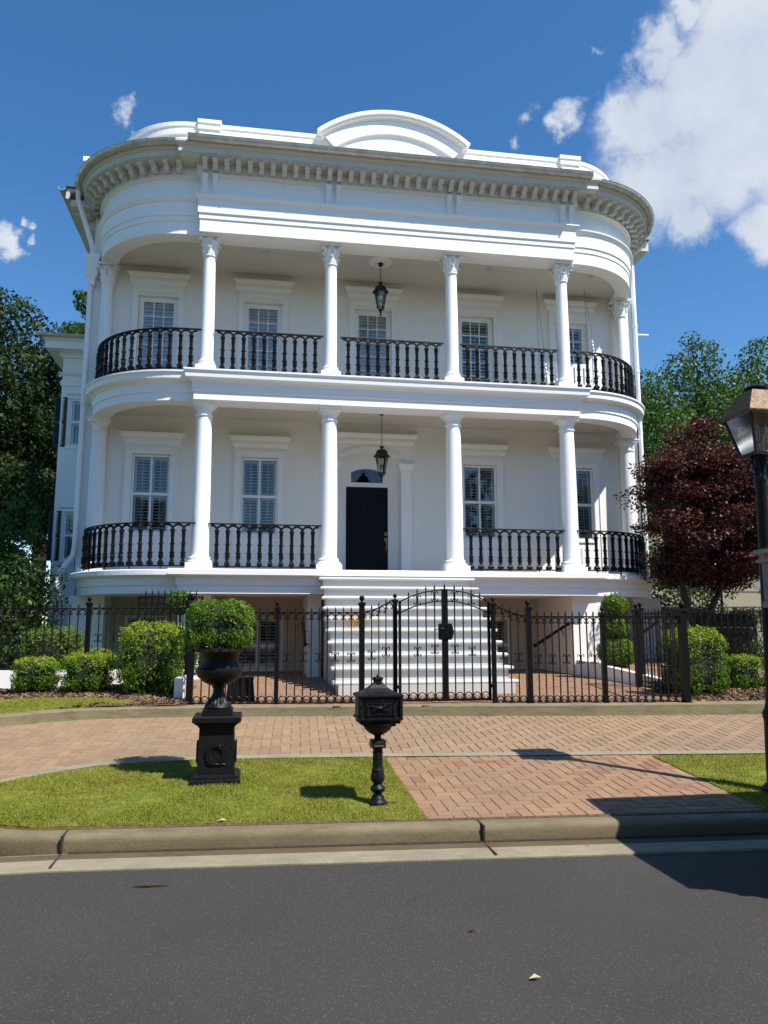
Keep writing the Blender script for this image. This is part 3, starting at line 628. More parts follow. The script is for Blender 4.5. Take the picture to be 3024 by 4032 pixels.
def corinthian(h=.42, rb=.125):
    mb = MB(); mb.lathe([(rb,-.03),(rb+.022,-.02),(rb+.022,0),(rb,.005),(rb,.1),(rb+.01,.25),(rb+.06,h-.06)], 16)
    for k in range(8): leaf_strip(mb, k*PI/4, rb+.004, 0.0, .155, .048, .062)
    for k in range(8): leaf_strip(mb, k*PI/4+PI/8, rb+.006, .04, .24, .044, .085)
    for k in range(4):
        a = PI/4+k*PI/2; ca, sa = math.cos(a), math.sin(a)
        P = [(rb+.02, .20), (rb+.055, .27), (rb+.105, .325), (rb+.148, .345), (rb+.165, .325), (rb+.155, .300), (rb+.135, .305)]
        for s in (-.02, .02): mb.tube([(r*ca-s*sa, r*sa+s*ca, z) for r, z in P], [.016, .018, .018, .018, .017, .015, .012], 5)
        leaf_strip(mb, a, rb+.03, .15, .19, .03, .11)
        a2 = k*PI/2; mb.ball(((rb+.075)*math.cos(a2), (rb+.075)*math.sin(a2), h-.035), .032, 7, 5); mb.tube([((rb+.03)*math.cos(a2-.3), (rb+.03)*math.sin(a2-.3), .22), ((rb+.06)*math.cos(a2-.12), (rb+.06)*math.sin(a2-.12), .31)], .015, 5); mb.tube([((rb+.03)*math.cos(a2+.3), (rb+.03)*math.sin(a2+.3), .22), ((rb+.06)*math.cos(a2+.12), (rb+.06)*math.sin(a2+.12), .31)], .015, 5)
    ab = []
    for k in range(4):
        a0 = PI/4+k*PI/2
        for t in np.linspace(0, 1, 7)[:-1]:
            a = a0+t*PI/2; r = .305-.105*math.sin(PI*t)**.8; ab.append((r*math.cos(a), r*math.sin(a)))
    mb.slab(ab, h-.05, h-.022); mb.slab([(x*1.03, y*1.03) for x, y in ab], h-.022, h)
    return mb
def tuscan_cap():
    mb = MB(); mb.lathe([(.155,-.30),(.175,-.29),(.178,-.265),(.155,-.255),(.155,-.17),(.165,-.16),(.19,-.11),(.205,-.085)], 24); mb.frust(0, 0, [(.215,.215,-.085),(.215,.215,-.04),(.235,.235,-.035),(.24,.24,0)]); return mb
def col_base(r, hw):
    mb = MB(); mb.frust(0, 0, [(hw, hw, 0), (hw, hw, .13)]); mb.lathe([(r*1.36,.13),(r*1.44,.15),(r*1.44,.17),(r*1.36,.19),(r*1.2,.195),(r*1.16,.215),(r*1.22,.225),(r*1.24,.24),(r*1.18,.255),(r*1.06,.262),(r*1.0,.30)], 24); return mb
def shaft(r0, r1, z0, z1, n=28):
    mb = MB(); mb.lathe([(r0-(r0-r1)*(max(0, t-.25)/.75)**1.5, z0+(z1-z0)*t) for t in np.linspace(0, 1, 12)], n); return mb
CX = [-3.88, -1.326, 1.326, 3.88]
lowc = shaft(.176, .152, .25, 3.14).build('column', M['trim'], H, True); lowc.location = (CX[0], 0, 0)
tuscan_cap().build('capital', M['trim'], lowc, True).location = (0, 0, 3.41); col_base(.176, .255).build('base', M['trim'], lowc, True)
upc = shaft(.140, .120, 4.27, 6.60).build('column', M['trim'], H, True); upc.location = (CX[0], 0, 0)
corinthian().build('capital', M['trim'], upc, True).location = (0, 0, 6.583)
ub = col_base(.140, .205); ub.build('base', M['trim'], upc, True).location = (0, 0, 4.035)
for x in CX[1:]: dup(lowc, None, (x, 0, 0)); dup(upc, None, (x, 0, 0))
for x in (-6.24, 6.10): dup(lowc, None, (x, 1.66, 0)); dup(upc, None, (x, 1.66, 0))

# ------------------------------------------------------------------ windows and doors
def hood(mb, x, z, w=.575, y=WY):
    mb.sweep([(x-w, y+.02), (x-w, y-.01), (x+w, y-.01), (x+w, y+.02)], [(-.02,z),(.02,z),(.02,z+.07),(.05,z+.09),(.07,z+.13),(.078,z+.14),(.078,z+.215),(.10,z+.235),(.135,z+.285),(.14,z+.315),(-.02,z+.315)])
def casing(mb, x, z0, z1, w=.573, t=.155, y=WY):
    for s in (-1, 1): mb.box(min(x+s*w, x+s*(w-t)), y-.035, z0, max(x+s*w, x+s*(w-t)), y+.01, z1-t)
    mb.box(x-w, y-.035, z1-t, x+w, y+.01, z1)
    for s in (-1, 1): mb.box(min(x+s*w, x+s*(w-.03)), y-.055, z0, max(x+s*w, x+s*(w-.03)), y-.036, z1-.03)
    mb.box(x-w, y-.055, z1-.03, x+w, y-.036, z1)
def louvres(mb, x0, x1, z0, z1, y, pitch, depth, tilt, stile=.045, rail=.07):
    mb.box(x0, y-.015, z0, x0+stile, y+.015, z1); mb.box(x1-stile, y-.015, z0, x1, y+.015, z1); mb.box(x0+stile, y-.014, z1-rail, x1-stile, y+.014, z1); mb.box(x0+stile, y-.014, z0, x1-stile, y+.014, z0+rail)
    n = int((z1-z0-2*rail)/pitch); dy, dz = depth/2*math.cos(tilt), depth/2*math.sin(tilt); t = .005
    for i in range(n):
        z = z0+rail+(i+.5)*(z1-z0-2*rail)/n
        mb.add([(x0+stile,y-dy,z-dz-t),(x1-stile,y-dy,z-dz-t),(x1-stile,y+dy,z+dz-t),(x0+stile,y+dy,z+dz-t),(x0+stile,y-dy,z-dz+t),(x1-stile,y-dy,z-dz+t),(x1-stile,y+dy,z+dz+t),(x0+stile,y+dy,z+dz+t)],
               [(3,2,1,0),(4,5,6,7),(0,1,5,4),(1,2,6,5),(2,3,7,6),(3,0,4,7)])
    xm = (x0+x1)/2; mb.box(xm-.006, y-dy-.012, z0+rail, xm+.006, y-dy-.004, z1-rail)
def sash_window(x, z0, z1, zm, hw, y, panel=True, curtain=False):
    mb = MB(); f = .045
    for s in (-1, 1): mb.box(min(x+s*hw, x+s*(hw-f)), y+.0, z0, max(x+s*hw, x+s*(hw-f)), y+.09, z1)
    mb.box(x-hw+f, y, z1-f, x+hw-f, y+.09, z1); mb.box(x-hw+f, y, z0, x+hw-f, y+.09, z0+f)
    mb.box(x-hw-.02, y-.012, zm-.03, x+hw+.02, y+.05, zm+.025); mb.box(x-.02, y+.02, zm+.03, x+.02, y+.055, z1-f); mb.box(x-.02, y+.02, z0+f, x+.02, y+.055, zm-.03)
    o = mb.build('window', M['trim'], H)
    g = MB(); g.add([(x-hw+f,y+.04,z0+f),(x+hw-f,y+.04,z0+f),(x+hw-f,y+.04,z1-f),(x-hw+f,y+.04,z1-f)], [(0,1,2,3)]); g.build('pane', M['glass'], o)
    sh = MB()
    for s in (-1, 1):
        a, c = (x-hw+f, x-.012) if s < 0 else (x+.012, x+hw-f)
        louvres(sh, a, c, z0+.03, zm-.0, y+.115, .066, .056, .24); louvres(sh, a, c, zm, z1-.03, y+.115, .066, .056, .24)
    sh.build('shutter_blind', M['slat'], o)
    if curtain:
        cu = MB()
        for s in (-1, 1):
            xs = np.linspace(x+s*hw, x+s*(hw-.26), 14); cu.add([(q, y+.24+.02*math.sin(i*2.1), z0) for i, q in enumerate(xs)]+[(q, y+.24+.02*math.sin(i*2.1), z1) for i, q in enumerate(xs)], [(i, i+1, 15+i, 14+i) for i in range(13)])
        cu.build('curtain', M['curtain'], o)
    if panel:
        cs = MB(); casing(cs, x, .02, 2.89); cs.build('casing', M['trim'], o)
        hd = MB(); hood(hd, x, 2.893); hd.build('hood', M['trim'], o)
        pn = MB(); pn.box(x-hw-.02, y-.075, z0-.06, x+hw+.02, y+.0, z0-.005); pn.box(x-.415, WY-.012, .02, x+.415, WY+.01, z0-.06)
        for s in (-1, 1): pn.frust(x+s*.20, 0, [(.15,.001,.10),(.15,.001,.1)]) if False else pn.box(x+s*.2-.15, WY-.026, .14, x+s*.2+.15, WY-.011, z0-.18)
        pn.build('sill_panel', M['trim'], o)
    return o
for i, x in enumerate(WX): sash_window(x, .96, 2.72, 1.83, .415, WY+.035, True, True)
def french_door(x):
    y = WY+.11; mb = MB(); z0, z1 = 4.05, 6.47; gx = .335; zt, zb_ = 6.36, 4.30
    for s in (-1, 1): mb.box(min(x+s*.45, x+s*gx), y, z0, max(x+s*.45, x+s*gx), y+.045, z1)
    mb.box(x-gx, y, zt, x+gx, y+.045, z1); mb.box(x-gx, y, z0, x+gx, y+.045, zb_)
    for s in (-1, 1): mb.box(x+s*gx/3-.011, y+.006, zb_, x+s*gx/3+.011, y+.04, zt)
    for k in range(1, 6): z = zb_+(zt-zb_)*k/6; mb.box(x-gx, y+.008, z-.011, x+gx, y+.038, z+.011)
    o = mb.build('french_door', M['trim'], H)
    g = MB(); g.add([(x-gx,y+.025,zb_),(x+gx,y+.025,zb_),(x+gx,y+.025,zt),(x-gx,y+.025,zt)], [(0,1,2,3)]); g.build('pane', M['glass'], o)
    sh = MB(); louvres(sh, x-gx, x+gx, zb_, zt, y+.075, .085, .088, 1.15 if x < 1 else .6, .03, .05); sh.build('shutter_blind', M['slat'], o)
    cs = MB(); casing(cs, x, 4.03, 6.668, .573, .125); cs.build('casing', M['trim'], o)
    hd = MB(); hood(hd, x, 6.671); hd.build('hood', M['trim'], o)
    k = MB(); k.ball((x+.395, y-.05, 4.62), .032, 10, 7); k.tube([(x+.395,y-.05,4.62),(x+.395,y,4.62)], .014, 8); k.lathe([(.026,0),(.026,.008)], 10, (x+.395, y, 4.60)); k.build('door_knob', M['iron'], o)
for x in DX: french_door(x)
# entrance
DY = 2.3
mb = MB(); N_ = 15
arch = [(DC+.742*math.sin(t)/math.sin(.62), 2.78+.742*(math.cos(t)-math.cos(.62))/math.sin(.62)) for t in np.linspace(-.62, .62, N_)]
v = [(x, WY-.02, z) for x, z in arch]+[(x, WY-.02, 3.09) for x, _ in arch]+[(x, DY, z) for x, z in arch]; n = N_
mb.add(v, [(i,i+1,n+i+1,n+i) for i in range(n-1)]+[(i,i+1,2*n+i+1,2*n+i) for i in range(n-1)])
mb.box(DC-1.0, WY-.02, 2.69, DC-.742, WY+.01, 3.09); mb.box(DC+.742, WY-.02, 2.69, DC+1.0, WY+.01, 3.09)
for k in range(N_-1):                     # raised arch moulding
    (x0, z0), (x1, z1) = arch[k], arch[k+1]; mb.add([(x0,WY-.06,z0),(x1,WY-.06,z1),(x1,WY-.06,z1+.07),(x0,WY-.06,z0+.07),(x0,WY-.02,z0),(x1,WY-.02,z1),(x1,WY-.02,z1+.07),(x0,WY-.02,z0+.07)], [(0,1,2,3),(3,2,6,7),(0,4,5,1)])
for s in (-1, 1):
    x0, x1 = sorted((DC+s*.742, DC+s*.99)); mb.box(x0, WY-.06, 0, x1, WY+.01, 2.50); mb.box(x0-.01, WY-.075, 0, x1+.01, WY+.01, .12)
    mb.sweep([(x0,WY+.01),(x0,WY-.06),(x1,WY-.06),(x1,WY+.01)], [(-.01,2.50),(.012,2.50),(.012,2.535),(.02,2.545),(.045,2.62),(.06,2.64),(.06,2.685),(-.01,2.685)])
    xr = DC+s*.742; mb.box(min(xr, xr+s*.05), WY+.161, 0, max(xr, xr+s*.05), DY+.1, 3.0)
hood(mb, DC, 3.06, 1.0); mb.build('door_surround', M['trim'], H)
mb = MB(); tw = .385; tarc = [(DC+tw*math.sin(t)/math.sin(.5), 2.54+tw*(math.cos(t)-math.cos(.5))/math.sin(.5)) for t in np.linspace(-.5, .5, 11)]
mb.box(DC-.80, DY, 0, DC-.505, DY+.08, 3.05); mb.box(DC+.505, DY, 0, DC+.80, DY+.08, 3.05); mb.box(DC-.505, DY, 2.19, DC+.505, DY+.08, 2.295); mb.box(DC-.53, DY-.02, 2.20, DC+.53, DY-.001, 2.255)
mb.box(DC-.505, DY, 2.295, DC-tw, DY+.08, 3.05); mb.box(DC+tw, DY, 2.295, DC+.505, DY+.08, 3.05); n = 11
mb.add([(x,DY,z) for x,z in tarc]+[(x,DY,3.05) for x,_ in tarc]+[(x,DY+.08,z) for x,z in tarc], [(i,i+1,n+i+1,n+i) for i in range(n-1)]+[(i,i+1,2*n+i+1,2*n+i) for i in range(n-1)])
for s in (-1, 1): mb.box(min(DC+s*.505, DC+s*.53), DY-.02, 0, max(DC+s*.505, DC+s*.53), DY-.001, 2.20)
fr = mb.build('door_frame', M['trim'], H)
mb = MB(); mb.add([(x,DY+.05,z) for x,z in tarc]+[(DC+tw,DY+.05,2.295),(DC-tw,DY+.05,2.295)], [tuple(range(13))]); mb.build('transom_pane', M['glass'], fr)
mb = MB(); x0 = DC-.505; mb.box(x0, DY+.03, .015, DC+.505, DY+.075, 2.19)
for s in (-1, 1):
    xc = DC+s*.225; top = circ(9, .165, PI, 0, xc, 1.80, True); mb.prism([(xc-.165, .66)]+[(p[0], p[1]) for p in top]+[(xc+.165, .66)], DY+.018, DY+.031); mb.prism([(xc-.125, .70)]+circ(9, .125, PI, 0, xc, 1.78, True)+[(xc+.125, .70)], DY+.008, DY+.02)
    mb.box(xc-.165, DY+.018, .16, xc+.165, DY+.031, .54); mb.box(xc-.125, DY+.008, .20, xc+.125, DY+.02, .50)
dr = mb.build('front_door', M['doorp'], H)
mb = MB(); mb.tube([(DC+.09*math.cos(t), DY-.01, 1.70+.09*math.sin(t)) for t in np.linspace(0, 2*PI, 21)[:-1]], .012, 6, True); mb.ball((DC, DY+.0, 1.79), .025, 8, 6); mb.build('knocker', M['bronze'], dr, True)
mb = MB(); mb.lathe([(.03,-.012),(.032,0)], 12, (0,0,0)); hx = DC+.455
mb = MB(); mb.cbox((hx, DY+.02, 1.075), .055, .02, .085, .006); mb.ball((hx, DY+.005, 1.075), .018, 8, 6); mb.cbox((hx, DY+.02, .93), .06, .02, .10, .008); mb.tube([(hx,DY+.01,.93),(hx+.003,DY-.03,.90),(hx+.006,DY-.035,.82),(hx+.003,DY-.025,.73),(hx,DY+.01,.69)], .011, 7); mb.ball((hx, DY+.01, .685), .02, 8, 6); mb.build('door_handle', M['brass'], dr, True)

# ------------------------------------------------------------------ iron balustrades
def baluster_mesh():
    mb = MB(); h = .70; z = .09
    mb.frust(0, 0, [(.05,.05,z), (.052,.052,z+.045), (.035,.035,z+.075)])
    mb.lathe([(0.0293,z+.07),(0.0439,z+.082),(0.0268,z+.10),(0.0366,z+.125),(0.0451,z+.155),(0.0439,z+.20),(0.0342,z+.225),(0.0549,z+.235),(0.0549,z+.25),(0.0342,z+.262),(0.0354,z+.30),(0.0342,z+.395),(0.0512,z+.405),(0.0512,z+.417),(0.0329,z+.43),(0.0317,z+.56),(0.0415,z+.57),(0.0415,z+.58),(0.0329,z+.59),(0.0366,z+.625),(0.0415,z+.645),(0.0317,z+.655),(0.0488,z+.668),(0.0488,z+.695),(0.0342,z+.71),(0.0268,z+.725)], 10, rib=lambda k, a: (.10*math.cos(5*a) if 4 <= k <= 6 or 13 <= k <= 14 else 0)+(.05*math.cos(5*a) if 18 <= k <= 20 else 0))
    me = mb.build('baluster', M['iron'], None, False); return me
bal = baluster_mesh(); bal_first = [True]
def balustrade(z0, pts, ends):
    # pts: baluster x,y,heading; ends: path of rail
    mb = MB(); zt = z0+.925
    P = [(x, y) for x, y in ends]
    mb.sweep(P, [(-.028, zt-.016), (.028, zt-.016), (.024, zt+.008), (-.024, zt+.008)]); mb.sweep(P, [(-.014, z0+.062), (.014, z0+.062), (.014, z0+.085), (-.014, z0+.085)])
    m = len(pts)
    for k in range(-1, m):
        if k == -1: (xa, ya, h) = pts[0]; xb, yb = xa-.212*math.cos(h), ya-.212*math.sin(h); xa, ya, xb, yb = xb, yb, xa, ya; t0, t1 = .45, 1
        elif k == m-1: (xa, ya, h) = pts[k]; xb, yb = xa+.212*math.cos(h), ya+.212*math.sin(h); t0, t1 = 0, .55
        else: xa, ya, _ = pts[k]; xb, yb, _ = pts[k+1]; t0, t1 = 0, 1
        arc = []
        for t in np.linspace(t0, t1, 9 if t1-t0 == 1 else 5):
            a = PI*(1-t); u = .5+.5*math.cos(a); arc.append((xa+(xb-xa)*u, ya+(yb-ya)*u, z0+.80+.088*math.sin(a)))
        mb.tube(arc, [.021+.004*(i % 2) for i in range(len(arc))], 6)
    for k, (x, y, h) in enumerate(pts):
        if k % 3 == 1: mb.box(x-.01, y-.01, z0, x+.01, y+.01, z0+.064)
        mb.tube([(x, y, z0+.80), (x, y, z0+.83)], .02, 6); mb.tube([(x, y, z0+.083), (x, y, z0+.095)], .03, 4)
    o = mb.build('balustrade', M['iron'], H)
    for x, y, h in pts:
        if bal_first[0]: c = bal; bal_first[0] = False
        else: c = bal.copy(); COL.objects.link(c)
        c.parent = o; c.location = (x, y, z0); c.rotation_euler = (0, 0, h)
PI_ = .2115
def straight(c): return [(c+PI_*(k-4.5), -.08, 0) for k in range(10)]
def endarc(side, R, z0):
    cx = CL if side < 0 else CR; x_in = side*4.09; s0 = .10; pts = []; path = []
    L_ = abs(cx-x_in); tot = L_+R*PI/2-.16; n = int(tot/PI_)
    for k in range(n+1):
        s = s0+k*PI_
        if s > tot: break
        if s < L_: pts.append((x_in+side*s, YC-R, 0))
        else: a = (s-L_)/R; pts.append((cx+side*R*math.sin(a), YC-R*math.cos(a), side*a))
    path = [(x_in-side*.12, YC-R)]+[(cx+side*R*math.sin(a), YC-R*math.cos(a)) for a in np.linspace(0, PI/2, 20)]+[(cx+side*R, YC+.0)]
    if side < 0: path = path[::-1]; pts = pts[::-1]
    balustrade(z0, pts, path)
for z0, R in ((.0, 2.09), (4.03, 2.02)):
    endarc(-1, R, z0); endarc(1, R, z0)
    for c in ((-2.603, 0, 2.603) if z0 > 1 else (-2.603, 2.603)): balustrade(z0, straight(c), [(c-1.12, -.08), (c+1.12, -.08)])

# ------------------------------------------------------------------ front steps
stp = None; mb = MB()
for k in range(11):
    zt = -.17-.196*k; y0 = -.9-.33*k
    xl, xr = -1.50, 1.41-.0478*(-.9-y0)
    zb0 = -2.2
    m = MB(); m.box(xl, y0+.05, zt-.196 if k < 10 else zb0, xr, y0+.05+.34 if k else -.25, zt-.058)
    if k < 10: m.sweep([(xl, y0+.30 if k else -.5), (xl, y0+.06), (xr, y0+.06), (xr, y0+.30 if k else -.5)], [(-.25,zt-.058),(.055,zt-.058),(.07,zt-.05),(.078,zt-.03),(.07,zt-.008),(.055,zt),(-.25,zt)]); m.box(xl+.02, y0+.08, zt-.046, xr-.02, y0+.42 if k else -.42, zt-.002)
    else: continue
    if stp is None: stp = m.build('staircase', M['stair'], H)
    else: m.build('step', M['stair'], stp)
mb = MB()
for k in range(10):
    y0 = -.9-.33*k; zt = -.17-.196*k; mb.box(-1.43, y0+.09, -2.2, 1.20, (y0+.42 if k else -.4), zt-.197)
mb.box(-1.50, -3.90, -2.2, 1.26, -3.82, -1.99)
mb.build('riser_block', M['stair'], stp)
rust = simple('rust_stain', (.55, .33, .10), .7, .5, 14)
# ------------------------------------------------------------------ basement
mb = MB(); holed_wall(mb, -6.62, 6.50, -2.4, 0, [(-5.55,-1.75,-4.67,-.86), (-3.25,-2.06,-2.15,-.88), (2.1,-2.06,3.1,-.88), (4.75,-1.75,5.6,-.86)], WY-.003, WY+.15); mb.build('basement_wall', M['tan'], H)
for x0, x1, y0 in ((-4.27,-3.63,-.16),(3.80,4.52,-.16),(-1.72,-1.46,-.02),(1.44,1.70,-.02),(-6.55,-5.86,1.15),(5.75,6.42,1.0)): mb = MB(); mb.box(x0, y0, -2.3, x1, WY-.004, -.465); mb.build('basement_pier', M['wall'], H)
for x0, x1 in ((-3.62, -1.73), (1.71, 3.79)): mb = MB(); mb.box(x0, .55, -2.3, x1, 1.85, -2.085); mb.build('basement_threshold', M['pan'], H)
for x, z0, z1, hw in ((-5.11,-1.75,-.86,.44),(-2.70,-2.06,-.88,.55),(2.6,-2.06,-.88,.5),(5.17,-1.75,-.86,.42)):
    sash_window(x, z0, z1, (z0+z1)/2-.05, hw, WY+.03, False)
# handrails on the basement piers
for p0, p1, wx in (((-1.80,-.35,-1.45),(-1.80,.25,-1.02),.09),((3.05,.1,-1.5),(3.72,-.1,-1.05),.06)):
    m = MB(); m.tube([p0, p1], .035, 6); m.ball(p0, .045, 8, 6); m.ball(p1, .042, 8, 6)
    for t in (.25, .8): q = [p0[i]+(p1[i]-p0[i])*t for i in range(3)]; m.tube([q, (q[0]+wx*.3, q[1]+.02, q[2]-.10), (q[0]+wx, q[1]+.04, q[2]-.10), (q[0]+wx, q[1]+.04, q[2]-.17)], .012, 5)
    m.build('handrail', M['iron'], H)
# recessed lights and ceiling rose
for x, z in ((-5.14,7.17),(-2.71,7.17),(2.44,7.17),(4.94,7.17),(-2.70,3.62),(2.55,3.62)):
    m = MB(); m.lathe([(.05,-.004),(.085,-.006),(.09,-.012),(.055,-.014)], 16, (x, .75, z)); m.build('recessed_light', M['gutter'], H)
m = MB(); m.lathe([(.02,-.03),(.24,-.03),(.27,-.015),(.28,-.001)], 28, (-.12, .84, 7.17)); m.build('ceiling_rose', M['trim'], H)
# downspouts
m = MB(); m.tube([(-6.93,1.42,8.66),(-6.93,1.45,8.45),(-6.62,1.70,7.45),(-6.60,1.75,7.28)], .055, 8); m.frust(-6.60, 1.76, [(.07,.07,6.55),(.07,.07,6.72),(.14,.10,6.80),(.14,.10,7.15),(.17,.12,7.20),(.17,.12,7.27)])
m.tube([(-6.63,1.76,6.6),(-6.64,1.76,.62),(-6.67,1.78,.42),(-6.92,1.82,.08),(-6.98,1.83,-.10),(-6.96,1.83,-.24),(-6.86,1.83,-.48),(-6.82,1.83,-.62),(-6.82,1.83,-2.1)], .058, 10)
for z in (1.4, 3.0, 5.0): m.lathe([(.064,0),(.064,.05)], 10, (-6.64, 1.76, z))
m.build('downspout', M['trim'], H, True)
m = MB(); m.tube([(6.56,1.78,8.3),(6.56,1.78,.2),(6.56,1.78,-2.1)], .052, 10); m.tube([(6.56,1.78,8.3),(6.85,1.5,8.6)], .05, 8)
for z in (1.2, 2.6, 5.2, 6.4): m.lathe([(.062,0),(.062,.05)], 10, (6.56, 1.78, z))
m.tube([(6.56,1.78,6.2),(6.9,1.75,6.2)], .025, 6); m.build('downspout', M['trim'], H, True)
m = MB(); m.box(-6.655, 1.84, .1, -6.640, 1.86, 3.0); m.box(-6.662, 1.84, 5.2, -6.645, 1.86, 6.9); m.build('cable', M['shut'], H)
# rear wing on the left
m = MB(); WX0, WYF = -8.17, 6.0
holed_wall(m, WX0, -6.62, -2.3, 6.9, [(-7.92,3.78,-7.28,5.1),(-7.90,.68,-7.26,1.95)], WYF, WYF+.2); m.box(WX0, WYF+.2, -2.3, WX0+.2, 13, 6.9); m.box(WX0+.2, 12.8, -2.3, -6.62, 13, 6.9)
m.sweep([(WX0, 13), (WX0, WYF), (-6.62, WYF)], [(0,5.45),(.03,5.46),(.03,5.62),(0,5.62)], right=True); m.sweep([(WX0, 13), (WX0, WYF), (-6.62, WYF)], [(0,5.75),(.05,5.77),(.09,5.83),(0,5.84)]); m.sweep([(WX0, 13), (WX0, WYF), (-6.62, WYF)], [(0,6.25),(.06,6.28),(.1,6.38),(.4,6.40),(.4,6.60),(.45,6.62),(.47,6.72),(0,6.74)])
m.box(WX0+.4, WYF+.4, 6.7, -6.62, 12, 7.05)
wing = m.build('wing', M['wall'], H)
m = MB(); gutter(m, [(WX0, 13), (WX0, WYF), (-6.7, WYF)], .46, 6.74, .07); m.build('gutter', M['gutter'], wing, True)
for z0, z1, x in ((3.78,5.1,-7.60),(.68,1.95,-7.58)):
    o = sash_window(x, z0, z1, (z0+z1)/2+.02, .32, WYF+.03, False); 
    m = MB(); m.box(x-.40, WYF-.03, z0-.08, x+.40, WYF+.01, z0-.01); m.box(x-.38, WYF-.03, z1+.02, x+.38, WYF+.01, z1+.09); m.sweep([(x-.38,WYF+.01),(x-.38,WYF-.01),(x+.38,WYF-.01),(x+.38,WYF+.01)], [(0,z1+.09),(.02,z1+.10),(.06,z1+.15),(0,z1+.155)]); m.build('casing', M['trim'], o)
    m = MB(); m.T = Matrix.Translation((x-.40, WYF-.02, 0)) @ Matrix.Rotation(math.radians(-16), 4, 'Z'); louvres(m, -.34, 0, z0-.03, (z0+z1)/2, 0, .04, .06, 1.0, .04, .05); louvres(m, -.34, 0, (z0+z1)/2, z1+.04, 0, .04, .06, 1.0, .04, .05); m.T = None; m.build('shutter', M['shut'], o)
# ------------------------------------------------------------------ wrought iron fences
def fy(x): return -5.17-.105*x            # the fence stands on the driveway kerb
ZB, ZR = -2.140, -0.930                   # bottom and top rail of the front fence
def scroll_arcs(mb, p, q, zt, down=True, r=.0075):
    # one arch between two pickets with a little curl at each foot
    (x0, y0), (x1, y1) = p, q; pts = []; s = -1 if down else 1
    for t in np.linspace(0, 1, 9):
        a = PI*t; u = .5-.42*math.cos(a); pts.append((x0+(x1-x0)*u, y0+(y1-y0)*u, zt+s*(.055-.05*math.sin(a))))
    c0 = [(x0+(x1-x0)*u, y0+(y1-y0)*u, zt+s*w) for u, w in ((.30,.062),(.29,.078),(.20,.088),(.10,.078))]; c1 = [(x1-(x1-x0)*u, y1-(y1-y0)*u, zt+s*w) for u, w in ((.10,.078),(.20,.088),(.29,.078),(.30,.062))]
    mb.tube(c0+pts+c1, r, 4)
def fleur(mb, x, y, z, d, r=.007):
    dx, dy = d
    for sx in (-1, 1):
        for sz in (-1, 1):
            P = [(sx*u, sz*w) for u, w in ((.006,.0),(.010,.03),(.018,.052),(.032,.064),(.045,.058),(.050,.044),(.043,.034),(.034,.038))]; mb.tube([(x+dx*a, y+dy*a, z+b_) for a, b_ in P], r, 4)
    mb.cbox((x, y, z), .026, .026, .022)
def spear(zb, zt, tip=.085, w=.008):
    mb = MB(); mb.frust(0, 0, [(w, w, zb), (w, w, zt+.012), (w*.8, w*.8, zt+.02), (w*1.5, w*.9, zt+.035), (w*1.1, w*.7, zt+tip*.6), (.001, .001, zt+tip)]); return mb
def post(parent, x, y, zb, zt, hw, ball):
    mb = MB(); mb.frust(x, y, [(hw, hw, zb), (hw, hw, zt-.04), (hw+.012, hw+.012, zt-.035), (hw+.012, hw+.012, zt), (hw*.5, hw*.5, zt+.012)]); mb.lathe([(ball*.5, zt+.01), (ball*.35, zt+.02), (ball*.6, zt+.03)], 8, (x, y, 0)); mb.box(x-hw-.012, y-hw-.012, zb, x+hw+.012, y+hw+.012, zb+.012)
    o = mb.build('post', M['iron'], parent); b2 = MB(); b2.ball((x, y, zt+.03+ball*.9), ball, 12, 8); b2.build('ball_finial', M['iron'], o, True); return o
PICK = {}
def panel(parent, p0, p1, zb, zr, n, fl=1, zrail=None, zfl=None):
    mb = MB(); (x0, y0), (x1, y1) = p0, p1; D = Vector((x1-x0, y1-y0)); d = D.normalized(); P = [(x0+D.x*k/(n+1), y0+D.y*k/(n+1)) for k in range(n+2)]
    zf = zrail if zrail else (lambda t: zr)
    tp = [(P[k][0], P[k][1], zf(k/(n+1))) for k in range(n+2)]
    if zrail: tp = [(x0+D.x*t, y0+D.y*t, zf(t)) for t in np.linspace(0, 1, 13)]
    mb.tube(tp, .012, 4); mb.tube([(x0,y0,zb), (x1,y1,zb)], .011, 4)
    for k in range(n+1):
        scroll_arcs(mb, P[k], P[k+1], (zf((k+.5)/(n+1)) if zrail else zr)-.008, True); scroll_arcs(mb, P[k], P[k+1], zb+.09+.008, True)
    for k in range(1, n+1):
        if k % 2 == fl: fleur(mb, P[k][0], P[k][1], (zfl if zfl else zb+(zr-zb)*.5) if not zrail else zb+(zf(k/(n+1))-zb)*.51, (d.x, d.y))
    o = mb.build('fence_panel', M['iron'], parent); ang = math.atan2(d.y, d.x)
    for k in range(1, n+1):
        h = round(zf(k/(n+1))-zb, 3); key = h
        if key not in PICK: c = spear(0, h).build('picket', M['ironr'], o); PICK[key] = c
        else: c = PICK[key].copy(); COL.objects.link(c); c.parent = o
        c.location = (P[k][0], P[k][1], zb); c.rotation_euler = (0, 0, ang)
    return o
F1 = empty('iron_fence', label='black iron front fence left of the gate, running on the driveway kerb behind the urn', cat='fence')
F2 = empty('iron_fence', label='black iron front fence right of the gate, ending at the tall corner post', cat='fence')
xg = [-3.60, -2.45, -1.30, -.845]
for k, x in enumerate(xg): post(F1, x, fy(x), -2.155, [-.79, -.86, -.795, -.755][k], [.045, .029, .036, .027][k], [.046, .031, .038, .029][k])
panel(F1, (xg[0]+.045, fy(xg[0])), (xg[1]-.03, fy(xg[1])), ZB, ZR, 9); panel(F1, (xg[1]+.03, fy(xg[1])), (xg[2]-.036, fy(xg[2])), ZB, ZR, 9)
panel(F1, (xg[2]+.036, fy(xg[2])), (xg[3]-.027, fy(xg[3])), ZB, ZR, 3, 1, lambda t: ZR+.01+.17*t**1.5)
